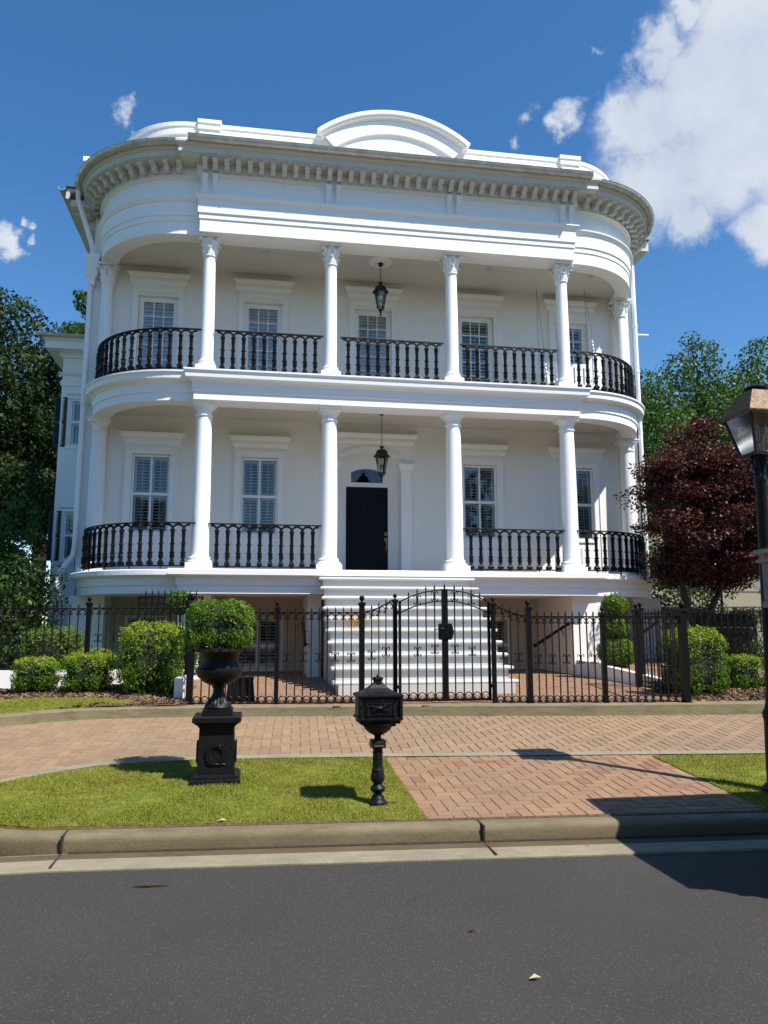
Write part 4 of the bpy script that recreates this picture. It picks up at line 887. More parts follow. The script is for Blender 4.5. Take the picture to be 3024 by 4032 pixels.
xr = [.515, 1.00, 2.05, 3.19]
for k, x in enumerate(xr): post(F2, x, fy(x), -2.17, [-.80, -.855, -.935, -.885][k], [.027, .038, .031, .045][k], [.029, .038, .030, .045][k])
ZR2 = -.985
panel(F2, (xr[0]+.027, fy(xr[0])), (xr[1]-.038, fy(xr[1])), ZB-.015, ZR2, 3, 1, lambda t: ZR2+.01+.15*(1-t)**1.5)
panel(F2, (xr[1]+.038, fy(xr[1])), (xr[2]-.031, fy(xr[2])), ZB-.015, ZR2, 9); panel(F2, (xr[2]+.031, fy(xr[2])), (xr[3]-.045, fy(xr[3])), ZB-.015, ZR2, 9)
# double gate
GT = empty('garden_gate', (0, 0, 0), label='black iron double gate with arched top and hammered lock plates in front of the steps', cat='gate')
gz0 = -2.105
def gtop(x, c=-.158, half=.63): u = (x-c)/half; return -.615-.165*u*u
def leaf(x0, x1, s):
    y = fy(-.16); mb = MB(); c = -.158
    xo, xi = (x0, x1) if s < 0 else (x1, x0)
    mb.box(xo-.017, y-.017, gz0-.02, xo+.017, y+.017, gtop(xo)+.005); mb.box(min(xi, xi-s*0)-.022, y-.02, gz0-.02, xi+.022, y+.02, gtop(xi)+.01); mb.box(min(xo, xi), y-.012, gz0-.018, max(xo, xi), y+.012, gz0+.012)
    for off in (0, -.155): mb.tube([(x, y, gtop(x)+off) for x in np.linspace(xo, xi, 13)], .011, 4)
    X = [xo+(xi-xo)*k/5 for k in range(6)]
    for k in range(5): scroll_arcs(mb, (X[k], y), (X[k+1], y), gz0+.10, True)
    for k in (2, 4):
        fleur(mb, X[k], y, gtop(X[k])-.078, (1, 0)); fleur(mb, X[k], y, -1.46+.015*(k-2), (1, 0))
    o = mb.build('gate_leaf', M['iron'], GT)
    for k in range(1, 5):
        h = gtop(X[k])-gz0; c_ = spear(0, round(h, 3)).build('picket', M['ironr'], o); c_.location = (X[k], y, gz0)
    m = MB(); px = xi+s*.035; pts = [(-.05,-.07),(-.035,-.11),(.03,-.11),(.045,-.09),(.045,.09),(.03,.115),(-.035,.11),(-.05,.07),(-.068,0)]
    m.prism([(px-s*a*-1 if s < 0 else px-a*1.0*-1*s*1, -1.19+b_) for a, b_ in [(q[0]*(-1 if s > 0 else 1), q[1]) for q in pts]], y-.03, y-.022)
    for i in range(6):
        for j in range(9): m.ball((px-.03+i*.012, y-.03, -1.26+j*.017), .0045, 5, 3)
    m.build('lock_plate', M['iron'], o)
    if s < 0:
        m = MB(); m.tube([(xi-.01,y-.03,-1.15),(xi-.01,y-.07,-1.15),(xi-.06,y-.075,-1.145),(xi-.12,y-.07,-1.16),(xi-.14,y-.07,-1.175)], .008, 6); m.build('handle', M['iron'], o)
    m = MB()
    for z in (-.93, -1.93): m.cbox((xo+s*.03, y, z), .035, .03, .045); m.build
    m.build('hinge', M['iron'], o)
leaf(-.79, -.178, -1); leaf(-.138, .47, 1)
m = MB(); m.frust(-.158, fy(-.16), [(.008,.008,-.62),(.013,.008,-.57),(.001,.001,-.52)]); m.build('spear_tip', M['iron'], GT)
# fence on the low white wall at left, side fences and the open side gate
WYL = -3.15
LW = empty('garden_wall', label='low white stucco wall behind the clipped boxwoods at left', cat='wall')
m = MB(); m.box(-14, WYL-.02, -2.4, -3.78, WYL+.16, -1.765); m.box(-3.82, -4.6, -2.4, -3.68, WYL-.021, -1.82); m.build('wall_course', M['wall'], LW)
F3 = empty('iron_fence', label='black iron fence standing on the low white wall at left', cat='fence')
for x in (-7.9, -5.29): post(F3, x, WYL+.07, -1.77, -.75, .035, .036)
panel(F3, (-7.87, WYL+.07), (-5.325, WYL+.07), -1.74, -.84, 20, 0); panel(F3, (-5.255, WYL+.07), (-3.85, WYL+.07), -1.74, -.83, 11, 1); post(F3, -3.80, WYL+.07, -1.77, -.71, .036, .036)
panel(F3, (-10.6, WYL+.07), (-7.93, WYL+.07), -1.74, -.84, 20, 0)
F4 = empty('iron_fence', label='short black iron side fence running from the left corner post back to the low wall', cat='fence')
post(F4, -3.70, -4.1, -1.8, -.76, .034, .036); panel(F4, (-3.62, fy(-3.6)+.05), (-3.70, -4.13), -1.75, -.93, 4); panel(F4, (-3.71, -4.07), (-3.79, WYL+.0), -1.75, -.93, 5)
SG = empty('side_gate', label='black iron side gate standing open in front of the left basement bay', cat='gate')
m = MB(); y = -2.6; x0, x1 = -4.62, -3.62; zt = -.62
m.box(x0-.02, y-.015, -1.9, x0+.02, y+.015, zt); m.box(x1-.02, y-.015, -1.9, x1+.02, y+.015, zt); m.box(x0, y-.012, zt-.02, x1, y+.012, zt); m.box(x0, y-.012, zt-.15, x1, y+.012, zt-.13); m.box(x0, y-.012, -1.88, x1, y+.012, -1.86)
X = np.linspace(x0, x1, 11)
for k in range(10): m.tube([((X[k]+X[k+1])/2+.045*math.cos(t), y, zt-.075+.048*math.sin(t)) for t in np.linspace(0, 2*PI, 9)[:-1]], .006, 4, True)
fr = m.build('gate_frame', M['iron'], SG)
for k in range(1, 10): c = spear(0, 1.26, .11).build('picket', M['iron'], fr) if k == 1 else bpy.data.objects['picket_side'].copy() if False else spear(0, 1.26, .11).build('picket', M['iron'], fr); c.location = (float(X[k]), y, -1.88)
# right side: fence going back, ramp wall, rail
F5 = empty('iron_fence', label='black iron side fence running back from the right corner post beside the tall boxwood', cat='fence')
post(F5, 3.72, -3.1, -2.2, -.83, .045, .04); panel(F5, (3.22, fy(3.19)+.06), (3.70, -3.15), -2.1, -.90, 12, 1); post(F5, 3.90, -2.9, -2.0, -.80, .04, .04)
RW = empty('garden_wall', label='low white sloping wall beside the brick patio at right with a square end block', cat='wall')
m = MB(); m.add([(3.86,-3.85,-2.3),(4.0,-3.85,-2.3),(4.0,-.1,-2.3),(3.86,-.1,-2.3),(3.86,-3.85,-1.99),(4.0,-3.85,-1.99),(4.0,-.1,-1.78),(3.86,-.1,-1.78)], [(3,2,1,0),(4,5,6,7),(0,1,5,4),(1,2,6,5),(2,3,7,6),(3,0,4,7)]); m.box(3.80, -4.02, -2.3, 4.06, -3.74, -1.74); m.box(4.061, -3.98, -2.3, 4.75, -3.80, -1.74); m.build('wall_course', M['wall'], RW)
m = MB(); m.add([(4.0,-3.8,-1.97),(9,-3.8,-1.97),(9,1.9,-1.8),(4.0,1.9,-1.8)], [(0,1,2,3)]); tag(m.build('side_path', M['brickr']), kind='structure')
HR = empty('stair_railing', label='black iron stair railing with twisted bars beside the three-ball topiary', cat='railing')
m = MB(); A = [(4.25,-1.9,-1.36),(4.55,-2.3,-1.02),(5.15,-2.3,-1.02)]; m.tube(A, .028, 5); m.build('handrail', M['iron'], HR)
for k, (x, sc) in enumerate(((4.55,1),(4.75,.6),(4.95,.6),(5.12,1))):
    m = MB(); m.tube([(x,-2.3,-1.03),(x+.16,-2.6,-1.45),(x+.34,-2.95,-1.9)], [.012*sc+.008, .02*sc, .012*sc+.006], 6); m.build('bar', M['iron'], HR)

# ------------------------------------------------------------------ lanterns on the porches
def lantern(name, x, y, zc, zt, label):
    o = empty(name, (x, y, zc), label=label, cat='lantern', group='hanging porch lanterns'); h = zc-zt
    m = MB(); m.lathe([(.006,-.085),(.02,-.08),(.05,-.045),(.065,-.01),(.066,-.001)], 14); m.build('canopy', M['bronze'], o, True)
    m = MB(); n = max(3, int((h-.10)/.045))
    for k in range(n):
        z = -.09-k*(h-.09)/n; r = (h-.09)/n*.66
        P = [(.011*math.cos(t)*(1 if k % 2 else 0), .011*math.cos(t)*(0 if k % 2 else 1), z-r*.6+r*math.sin(t)*.95) for t in np.linspace(0, 2*PI, 9)[:-1]]; m.tube(P, .0042, 4, True)
    m.build('chain', M['bronze'], o)
    m = MB(); m.lathe([(.03,-h-.055),(.022,-h-.035),(.048,-h-.01),(.058,-h),(.05,-h+.004)], 12); m.lathe([(.17,-h-.235),(.185,-h-.225),(.182,-h-.215),(.145,-h-.185),(.135,-h-.16),(.125,-h-.115),(.085,-h-.075),(.03,-h-.055)], 18); m.build('lamp_cap', M['bronze'], o, True)
    m = MB(); zt0, zb0 = -h-.235, -h-.60
    for k in range(6):
        a = k*PI/3; m.tube([(.14*math.cos(a), .14*math.sin(a), zt0), (.075*math.cos(a), .075*math.sin(a), zb0)], .007, 5)
    m.tube(circ3(.078, zb0), .012, 5, True); m.lathe([(.012,zb0-.19),(.022,zb0-.165),(.014,zb0-.13),(.03,zb0-.10),(.024,zb0-.07),(.05,zb0-.04),(.02,zb0-.02)], 10)
    for k in range(3): a = k*2*PI/3; m.tube([(.08*math.cos(a), .08*math.sin(a), zb0), (.07*math.cos(a), .07*math.sin(a), zb0-.05), (.02*math.cos(a), .02*math.sin(a), zb0-.07)], .007, 4)
    m.build('cage', M['bronze'], o)
    m = MB(); R = [(.138, zt0-.002), (.074, zb0+.004)]; v = [(r*math.cos(k*PI/3), r*math.sin(k*PI/3), z) for r, z in R for k in range(6)]; m.add(v, [(k, (k+1) % 6, 6+(k+1) % 6, 6+k) for k in range(6)]); m.build('glass', M['lglass'], o)
    m = MB(); m.tube([(0,0,zt0),(0,0,zb0+.1)], .006, 5)
    for k in range(3): a = k*2*PI/3+.4; m.tube([(0,0,zb0+.09),(.03*math.cos(a),.03*math.sin(a),zb0+.08),(.035*math.cos(a),.035*math.sin(a),zb0+.12)], .006, 4); m.lathe([(.012,zb0+.12),(.013,zb0+.17),(.003,zb0+.21)], 8, (.035*math.cos(a), .035*math.sin(a), 0))
    m.build('candle_cluster', M['bronze'], o)
def circ3(r, z, n=16): return [(r*math.cos(2*PI*i/n), r*math.sin(2*PI*i/n), z) for i in range(n)]
lantern('hanging_lantern', -.115, .84, 7.14, 6.67, 'dark bronze lantern hanging by a chain from the upper porch ceiling')
lantern('hanging_lantern', -.092, .82, 3.62, 2.835, 'dark bronze lantern hanging from the lower porch ceiling in front of the door')
# porch swing
SW = empty('porch_swing', (4.47, 1.15, 4.04), label='white slatted porch swing hanging on chains on the upper porch at right', cat='swing')
def swbox(name, boxes, mat=M['trim']):
    m = MB()
    for q in boxes: m.box(*q)
    return m.build(name, mat, SW)
swbox('seat', [(-.62,-.28+k*.1,.44,.62,-.20+k*.1,.465) for k in range(5)]+[(-.62,-.28,.37,-.55,.22,.44),(.55,-.28,.37,.62,.22,.44),(-.62,-.30,.33,.62,-.27,.44)])
swbox('backrest', [(-.62,.2,1.06,.62,.235,1.15),(-.62,.2,.5,.62,.235,.58)]+[(-.58+k*.12,.205,.58,-.51+k*.12,.23,1.06) for k in range(10)])
for s in (-1, 1): swbox('armrest', [(s*.62-.04,-.30,.70,s*.62+.04,.22,.73),(s*.62-.03,-.29,.46,s*.62+.03,-.24,.70)])
for s in (-1, 1):
    m = MB(); top = (s*.62-.0, .32, 3.13)
    for tgt in ((s*.64, -.27, .55), (s*.64, .24, .95)):
        n = 52
        for k in range(n):
            a = Vector(top).lerp(Vector(tgt), k/n); c = Vector(top).lerp(Vector(tgt), (k+1.25)/n); mid = (a+c)/2; w = Vector((.011, 0, 0)) if k % 2 else Vector((0, .011, 0)); m.tube([a, mid+w, c, mid-w], .0055, 3, True)
    m.build('chain', M['chain'], SW)

# ------------------------------------------------------------------ urn on pedestal
ux, uy = -3.06, -8.24; uz = gz(uy)-.02
PD = empty('pedestal', (ux, uy, uz), .0, label='square black iron pedestal with raised wreaths standing on the lawn', cat='pedestal')
m = MB(); m.frust(0, 0, [(.215,.215,0),(.22,.22,.01),(.22,.22,.05),(.205,.205,.06),(.20,.20,.085),(.172,.172,.095)]); m.frust(0, 0, [(.165,.165,.09),(.153,.153,.50),(.153,.153,.52),(.17,.17,.545),(.20,.20,.57),(.215,.215,.578),(.215,.215,.62),(.205,.205,.63)])
for k in range(4):
    m.T = Matrix.Rotation(k*PI/2, 4, 'Z')
    for i in range(15): m.cbox((-.175+i*.025, -.203, .068), .012, .01, .022)
m.T = None
pd = m.build('plinth', M['lampblk'], PD)
for side in range(3):
    m = MB(); m.T = Matrix.Rotation((side-1)*PI/2, 4, 'Z')
    pts = [(.078*math.cos(t)*.95, -.163, .285+.085*math.sin(t)) for t in np.linspace(-PI/2+.45, 1.5*PI-.45, 24)]; m.tube(pts, .013, 5)
    rr = random.Random(5)
    for i, p in enumerate(pts):
        for s in (-1, 1): m.ball((p[0]*(1+.16*s)+rr.uniform(-.004,.004), p[1]-.01, .285+(p[2]-.285)*(1+.16*s)), .011, 5, 4, (1, .7, 1.2))
    for sx in (-1, 1): m.tube([(0,-.165,.195),(sx*.03,-.168,.188),(sx*.06,-.166,.196),(sx*.085,-.163,.187)], [.012,.010,.012,.008], 5)
    m.T = None; m.build('wreath', M['lampblk'], PD)
PD.scale = (1, 1, .95)
UR = empty('urn', (ux, uy, uz+.5985), label='black cast iron garden urn with gadrooned bowl standing on the pedestal', cat='urn')
m = MB(); m.frust(0, 0, [(.135,.135,0),(.135,.135,.055)]); m.lathe([(.12,.055),(.125,.07),(.115,.085),(.085,.115),(.062,.16),(.052,.20),(.05,.235),(.062,.25),(.058,.262)], 40, rib=lambda k, a: .05*math.cos(20*a) if 2 <= k <= 4 else 0); m.build('foot', M['lampblk'], UR, True)
m = MB(); m.lathe([(.05,.255),(.09,.27),(.145,.30),(.19,.345),(.208,.39),(.205,.415),(.19,.428)], 80, rib=lambda k, a: .035*abs(math.cos(14*a)) if 1 <= k <= 5 else 0)
m.lathe([(.19,.425),(.188,.44),(.178,.455),(.172,.49),(.176,.53),(.195,.565),(.225,.582)], 48); m.build('bowl', M['lampblk'], UR, True)
m = MB(); m.lathe([(.20,.57),(.235,.585),(.27,.590),(.282,.578),(.288,.575),(.285,.598),(.25,.606),(.20,.60)], 96, rib=lambda k, a: .03*math.cos(22*a) if 2 <= k <= 5 else 0); m.ball((0,0,.56), .17, 16, 6, (1,1,.12)); m.build('rim', M['lampblk'], UR, True)
# ------------------------------------------------------------------ mailbox
MX = empty('mailbox', (-1.712, -9.17, gz(-9.17)-.012), .02, label='black cast metal mailbox with pagoda roof on an ornate post at the lawn edge', cat='mailbox')
m = MB(); m.frust(0, 0, [(.075,.075,0),(.075,.075,.02)]); m.lathe([(.078,.015),(.078,.035),(.065,.045),(.058,.06),(.05,.085),(.036,.105),(.036,.12),(.06,.14),(.064,.155),(.06,.17),(.04,.185),(.036,.20),(.05,.225),(.057,.255),(.052,.29),(.046,.315),(.052,.325),(.046,.34),(.043,.36),(.040,.53)], 16, rib=lambda k, a: .06*math.cos(8*a) if 12 <= k <= 15 else 0)
m.cbox((.10, -.0, .012), .09, .03, .024); m.build('post', M['lampblk'], MX, True)
m = MB(); m.cbox((0,0,.565), .118, .118, .072, .004); m.cbox((0,-.0605,.563), .092, .006, .05, .002); m.build('number_plate_block', M['bronze'], MX)
m = MB(); m.box(-.041, -.0655, .544, .041, -.0635, .557); m.build('brass_strip', M['brass'], MX)
m = MB(); m.lathe([(.032,.60),(.028,.625),(.03,.64),(.075,.665),(.11,.70),(.122,.735),(.135,.742),(.15,.755)], 20); m.cbox((0,0,.745), .27, .20, .03, .008); m.cbox((0,0,.77), .34, .25, .024, .006); m.build('corbel', M['lampblk'], MX, True)
m = MB(); m.frust(0, 0, [(.165,.135,.782),(.187,.15,.80),(.187,.15,.815),(.172,.135,.822),(.172,.135,1.005)])
for s in (-1, 1): m.box(s*.172-.012, -.147, .822, s*.172+.012, -.125, 1.005); m.lathe([(.012,.83),(.016,.86),(.012,.9),(.017,.93),(.012,.97)], 8, (s*.168, -.143, 0))
bx = m.build('box', M['lampblk'], MX)
m = MB(); m.box(-.128, -.141, .826, .128, -.1355, .962); m.box(-.128, -.146, .958, .128, -.1355, .968); m.box(-.118, -.15, .972, .118, -.136, .978)
for x0, x1, z0, z1 in ((-.118,.118,.83,.838),(-.118,.118,.945,.953),(-.118,-.110,.838,.945),(.110,.118,.838,.945)): m.box(x0, -.1455, z0, x1, -.1405, z1)
m.build('door', M['lampblk'], bx)
m = MB(); Y = -.146
RB = len(m.v)
def rel(pts, r): m.tube([(x, Y, z) for x, z in pts], r, 6)
m.ball((-.012, Y, .906), .03, 10, 7, (1.45, .5, .62)); rel([(.022,.915),(.045,.932),(.058,.942)], [.016,.013,.010]); rel([(.055,.944),(.074,.936)], [.011,.006]); rel([(-.05,.915),(-.075,.922),(-.088,.916)], [.008,.007,.003])
for P in ([(.012,.893),(.035,.878),(.05,.858)], [(.02,.893),(.048,.89),(.066,.872)], [(-.035,.893),(-.055,.875),(-.048,.852)], [(-.042,.896),(-.07,.888),(-.085,.868)]): rel(P, [.009,.006,.004])
rel([(-.005,.92),(.002,.942),(.012,.958)], [.012,.013,.009]); m.ball((.016, Y, .968), .0095, 7, 5); rel([(.006,.95),(.025,.94),(.04,.94)], .0045); rel([(-.002,.918),(.012,.905),(.01,.888)], [.008,.006,.004])
rr = random.Random(2)
for k in range(16): m.ball((-.085+k*.011, Y+.002, .848+rr.uniform(-.004,.004)), .0075, 5, 4)
for s in (-1, 1): m.lathe([(.014,.84),(.012,.86),(.008,.87),(.011,.885),(.007,.90),(.008,.915),(.003,.93)], 8, (s*.10, Y+.003, 0))
m.v = [(x*1.08, Y+(y-Y)*1.25, .895+(z-.895)*1.08) for x, y, z in m.v]
m.build('horse_rider_relief', M['lampblk'], bx, True)
m = MB(); m.frust(0, 0, [(.17,.135,1.0),(.19,.155,1.006),(.19,.155,1.022),(.165,.13,1.034),(.12,.095,1.052),(.08,.062,1.082),(.052,.04,1.112),(.045,.036,1.122)]); m.lathe([(.045,1.118),(.048,1.126),(.036,1.134)], 14)
m.lathe([(.03,1.13),(.034,1.14),(.043,1.165),(.04,1.178),(.024,1.184),(.01,1.186),(.013,1.194),(.008,1.204),(.002,1.21)], 12, rib=lambda k, a: .12*math.cos(6*a) if 1 <= k <= 3 else 0); m.build('roof', M['lampblk'], MX)
MX.scale = (1, 1, .875)
# ------------------------------------------------------------------ street lamp
LP = empty('street_lamp', (1.85, -9.25, gz(-9.25)-.02), label='tall black street lamp with copper-roofed four-sided lantern at the right edge of the lawn', cat='street lamp')
LP.rotation_euler = (0, math.radians(1.1), 0)
m = MB(); m.lathe([(.14,0),(.14,.05),(.12,.07),(.088,.10),(.090,.30),(.086,.62),(.094,.66),(.098,.70),(.075,.74),(.068,.78),(.058,.86),(.050,2.78),(.058,2.80),(.058,2.84),(.05,2.86),(.045,3.0),(.05,3.02)], 20); m.build('post', M['lampblk'], LP, True)
hz = 3.06; m = MB()
for k in range(4):
    a = k*PI/2; m.tube([(.05*math.cos(a), .05*math.sin(a), 2.88), (.10*math.cos(a), .10*math.sin(a), 2.86), (.125*math.cos(a), .125*math.sin(a), 2.93), (.09*math.cos(a), .09*math.sin(a), 2.99), (.06*math.cos(a), .06*math.sin(a), 2.95)], .010, 5); m.tube([(.05*math.cos(a), .05*math.sin(a), 2.90), (.09*math.cos(a), .09*math.sin(a), 3.05)], .010, 5)
m.lathe([(.05,3.0),(.09,3.05),(.02,3.055)], 16); m.build('bracket', M['lampblk'], LP, True)
hb, ht = .112, .205; zb_, zt_ = 3.06, 3.43; m = MB()
for sx in (-1, 1):
    for sy in (-1, 1): m.tube([(sx*hb, sy*hb, zb_), (sx*ht, sy*ht, zt_)], .013, 4)
    m.tube([(sx*hb, -hb, zb_), (sx*hb, hb, zb_)], .016, 4); m.tube([(-hb, sx*hb, zb_), (hb, sx*hb, zb_)], .016, 4)
m.frust(0, 0, [(hb+.012,hb+.012,zb_-.02),(hb+.012,hb+.012,zb_-.004)]); m.build('lantern_frame', M['lampblk'], LP)
m = MB(); c4 = [(-1,-1),(1,-1),(1,1),(-1,1)]; m.add([(x*hb, y*hb, zb_) for x, y in c4]+[(x*ht, y*ht, zt_) for x, y in c4], [(i, (i+1) % 4, 4+(i+1) % 4, 4+i) for i in range(4)]); m.build('glass', M['lglass'], LP)
copper = simple('aged_copper_roof', (.075, .05, .027), .5, .6, 28, .55, .4, .6, 30)
m = MB(); m.frust(0, 0, [(.222,.222,zt_-.012),(.232,.232,zt_),(.232,.232,zt_+.014),(.115,.115,zt_+.235),(.10,.10,zt_+.24)]); m.build('lantern_roof', copper, LP)
m = MB(); m.lathe([(.085,zt_+.23),(.085,zt_+.262),(.105,zt_+.27),(.105,zt_+.282),(.07,zt_+.305),(.02,zt_+.32)], 20); m.build('roof_cap', M['lampblk'], LP, True)
m = MB(); m.tube([(0,0,zb_),(0,0,zb_+.24)], .009, 6); m.tube([(-.03,0,zb_+.13),(.03,0,zb_+.13)], .007, 5); m.tube([(.09,.09,zb_),(.10,.10,zt_-.05)], .01, 5); m.ball((0,0,zb_+.13), .016, 7, 5); m.build('burner', M['lampblk'], LP)
# ------------------------------------------------------------------ plants
def leaves(C, Nrm, size, jit, mat, name, parent, wid=.5, rng=RNG, flat=False):
    k = len(C); n = Nrm+rng.normal(0, jit, (k, 3)); n /= np.linalg.norm(n, axis=1)[:,None]+1e-9
    t = rng.normal(0, 1, (k, 3)); u = np.cross(n, t); u /= np.linalg.norm(u, axis=1)[:,None]+1e-9; v = np.cross(n, u)
    s = (size*rng.uniform(.6, 1.35, k))[:,None]; f = n*s*rng.uniform(-.15,.15,(k,1))
    V = np.stack([C-u*s*.5, C-v*s*wid*.5+f, C+u*s*.5, C+v*s*wid*.5+f], 1)
    return mesh_np(name, V, mat, parent)
def spow(a, p): return np.sign(a)*np.abs(a)**p
def shrub(name, x, y, z, rx, ry, h, n, size, label, mat='box', sq=.55, cat='shrub', group=None, top=None, lump=.05, seed=1, stem=.0, jit=.75):
    rg = np.random.default_rng(seed); o = empty(name, (x, y, z), label=label, cat=cat, group=group)
    d = rg.normal(0, 1, (n, 3)); d /= np.linalg.norm(d, axis=1)[:,None]
    th = np.arctan2(d[:,1], d[:,0]); ph = np.arcsin(d[:,2])
    def surf(th, ph): return np.stack([spow(np.cos(ph), sq)*spow(np.cos(th), sq), spow(np.cos(ph), sq)*spow(np.sin(th), sq), spow(np.sin(ph), sq)], 1)
    P = surf(th, ph); ns = P/np.linalg.norm(P, axis=1)[:,None]
    ph0 = rg.uniform(0, 6, 6); bump = sum(np.sin((5+3*i)*P[:,0]*(.8+.2*i)+ph0[i]+(4+2*i)*P[:,2]+(3+2*i)*P[:,1]) for i in range(4))/4
    q_ = P*np.array([rx, ry, h/2])*np.array([1, 1, 1.1]); hole = (np.sin(31*q_[:,0]+ph0[4])*np.sin(27*q_[:,1]+ph0[5]+9*q_[:,2])+np.sin(33*q_[:,2]+ph0[0]+13*q_[:,0])*np.sin(22*q_[:,0]-19*q_[:,1])+np.sin(57*q_[:,0]+41*q_[:,2])*.5)/1.6
    r = 1+lump*bump+.05*hole-rg.uniform(0, 1, n)**2*.24-np.where(hole < -.25, .10, 0)+np.where(rg.uniform(0, 1, n) < .05, rg.uniform(0, .08, n), 0)
    C = P*r[:,None]*np.array([rx, ry, h/2])+np.array([0, 0, h/2+stem]); ok = C[:,2] > .02; C, ns, bump = C[ok], ns[ok], bump[ok]
    if top is not None:
        tp = (C[:,2]-stem > h*(.80)+rg.normal(0, .05*h, len(C))) & (rg.uniform(0, 1, len(C)) < .75)
        leaves(C[tp], ns[tp], size, jit, M[top], 'new_growth', o, .5, rg); C, ns = C[~tp], ns[~tp]
    leaves(C, ns, size, jit, M[mat], 'foliage', o, .5, rg)
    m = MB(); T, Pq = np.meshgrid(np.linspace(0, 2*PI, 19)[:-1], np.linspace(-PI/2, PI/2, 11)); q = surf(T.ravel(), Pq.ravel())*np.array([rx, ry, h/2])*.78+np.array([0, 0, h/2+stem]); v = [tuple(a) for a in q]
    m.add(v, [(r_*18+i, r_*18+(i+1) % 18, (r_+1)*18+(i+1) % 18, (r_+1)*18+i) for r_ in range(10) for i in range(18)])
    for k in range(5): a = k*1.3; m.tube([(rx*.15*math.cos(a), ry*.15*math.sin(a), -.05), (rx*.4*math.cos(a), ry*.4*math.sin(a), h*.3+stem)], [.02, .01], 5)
    m.build('filler_core', M['core'], o); return o  # added solid dark core stops see-through; the stems share its mesh
BG = 'clipped boxwoods'
shrub('boxwood', -5.865, -3.62, -2.03, .315, .31, .48, 7000, .030, 'small clipped boxwood with yellow-green top, leftmost along the white wall', 'box', .6, group=BG, top='boxy', seed=1)
shrub('boxwood', -5.113, -3.80, -2.04, .345, .34, .56, 8000, .030, 'medium clipped boxwood between the leftmost boxwood and the tall round one', 'box', .6, group=BG, top='boxy', seed=2)
shrub('boxwood', -4.215, -3.98, -2.07, .455, .44, 1.02, 16000, .032, 'tall bright green rounded boxwood beside the left corner post', 'box', .6, group=BG, top='boxy', seed=3, lump=.07)
shrub('boxwood', 3.86, -4.62, -2.15, .42, .40, 1.02, 15000, .032, 'tall clipped boxwood with yellow top behind the right corner post', 'box', .55, group=BG, top='boxy', seed=4, lump=.06)
shrub('boxwood', 4.92, -4.2, -2.12, .26, .26, .56, 6000, .030, 'small clipped boxwood just right of the tall one at right', 'box', .6, group=BG, top='boxy', seed=5)
shrub('boxwood', 5.55, -4.3, -2.12, .27, .27, .58, 6000, .030, 'small boxwood at the right edge partly behind the lamp post', 'box', .6, group=BG, top='boxy', seed=6)
shrub('urn_boxwood', ux, uy, uz+1.165, .315, .30, .48, 13000, .022, 'rounded boxwood growing in the black urn', 'box', .62, seed=7, lump=.08, jit=.9)
shrub('boxwood', -6.05, -1.9, -1.95, .52, .4, .85, 8000, .034, 'dark loose boxwood behind the left wall fence near the house corner', 'box', .7, seed=8, lump=.1)
shrub('low_shrub', -5.3, -2.55, -1.95, .36, .3, .50, 5000, .032, 'low yellow-green shrub behind the left wall fence', 'box', .7, top='boxy', seed=9)
shrub('low_shrub', -4.85, -2.7, -1.95, .3, .3, .42, 3500, .032, 'low yellow-green shrub just left of the tall round boxwood behind the fence', 'box', .7, top='boxy', seed=10)
shrub('boxwood', -4.02, -1.75, -1.98, .38, .34, .95, 7000, .032, 'dark boxwood below the left topiary ball beside the pier', 'box', .7, seed=12)
def topiary(x, y, z, balls, label, seed):
    o = empty('topiary', (x, y, z), label=label, cat='topiary')
    m = MB(); m.tube([(0,0,0), (.01,0,.6), (0,.01,balls[-1][0])], [.03,.025,.018], 7); m.build('stem', M['bark'], o)
    for i, (h, r) in enumerate(balls):
        rg = np.random.default_rng(seed+i); n = int(5200*(r/.26)**1.5); d = rg.normal(0, 1, (n, 3)); d /= np.linalg.norm(d, axis=1)[:,None]
        rr = r*(1-.28*rg.uniform(0, 1, n)**2+.05*np.sin(19*d[:,0]+7*i)*np.sin(17*d[:,2]+11*d[:,1])+.06*np.sin(7*d[:,0]+3*d[:,2]+i)*np.sin(6*d[:,1])); C = d*rr[:,None]*np.array([1.08, 1.05, .88])+np.array([0, 0, h])
        f = leaves(C, d, .034, .8, M['box'], 'foliage_ball', o, .5, rg)
        m = MB(); m.ball((0, 0, h), r*.8, 14, 10, (1.05, 1.02, .88)); m.build('filler_core', M['core'], f)  # added dark core fills the inside of the ball
topiary(4.23, -1.25, -1.95, [(.34, .35), (.81, .25), (1.25, .245)], 'three-ball topiary standing against the basement at right', 20)
topiary(-4.1, -1.2, -1.95, [(1.27, .24)], 'single-ball topiary standard behind the left corner post', 30)

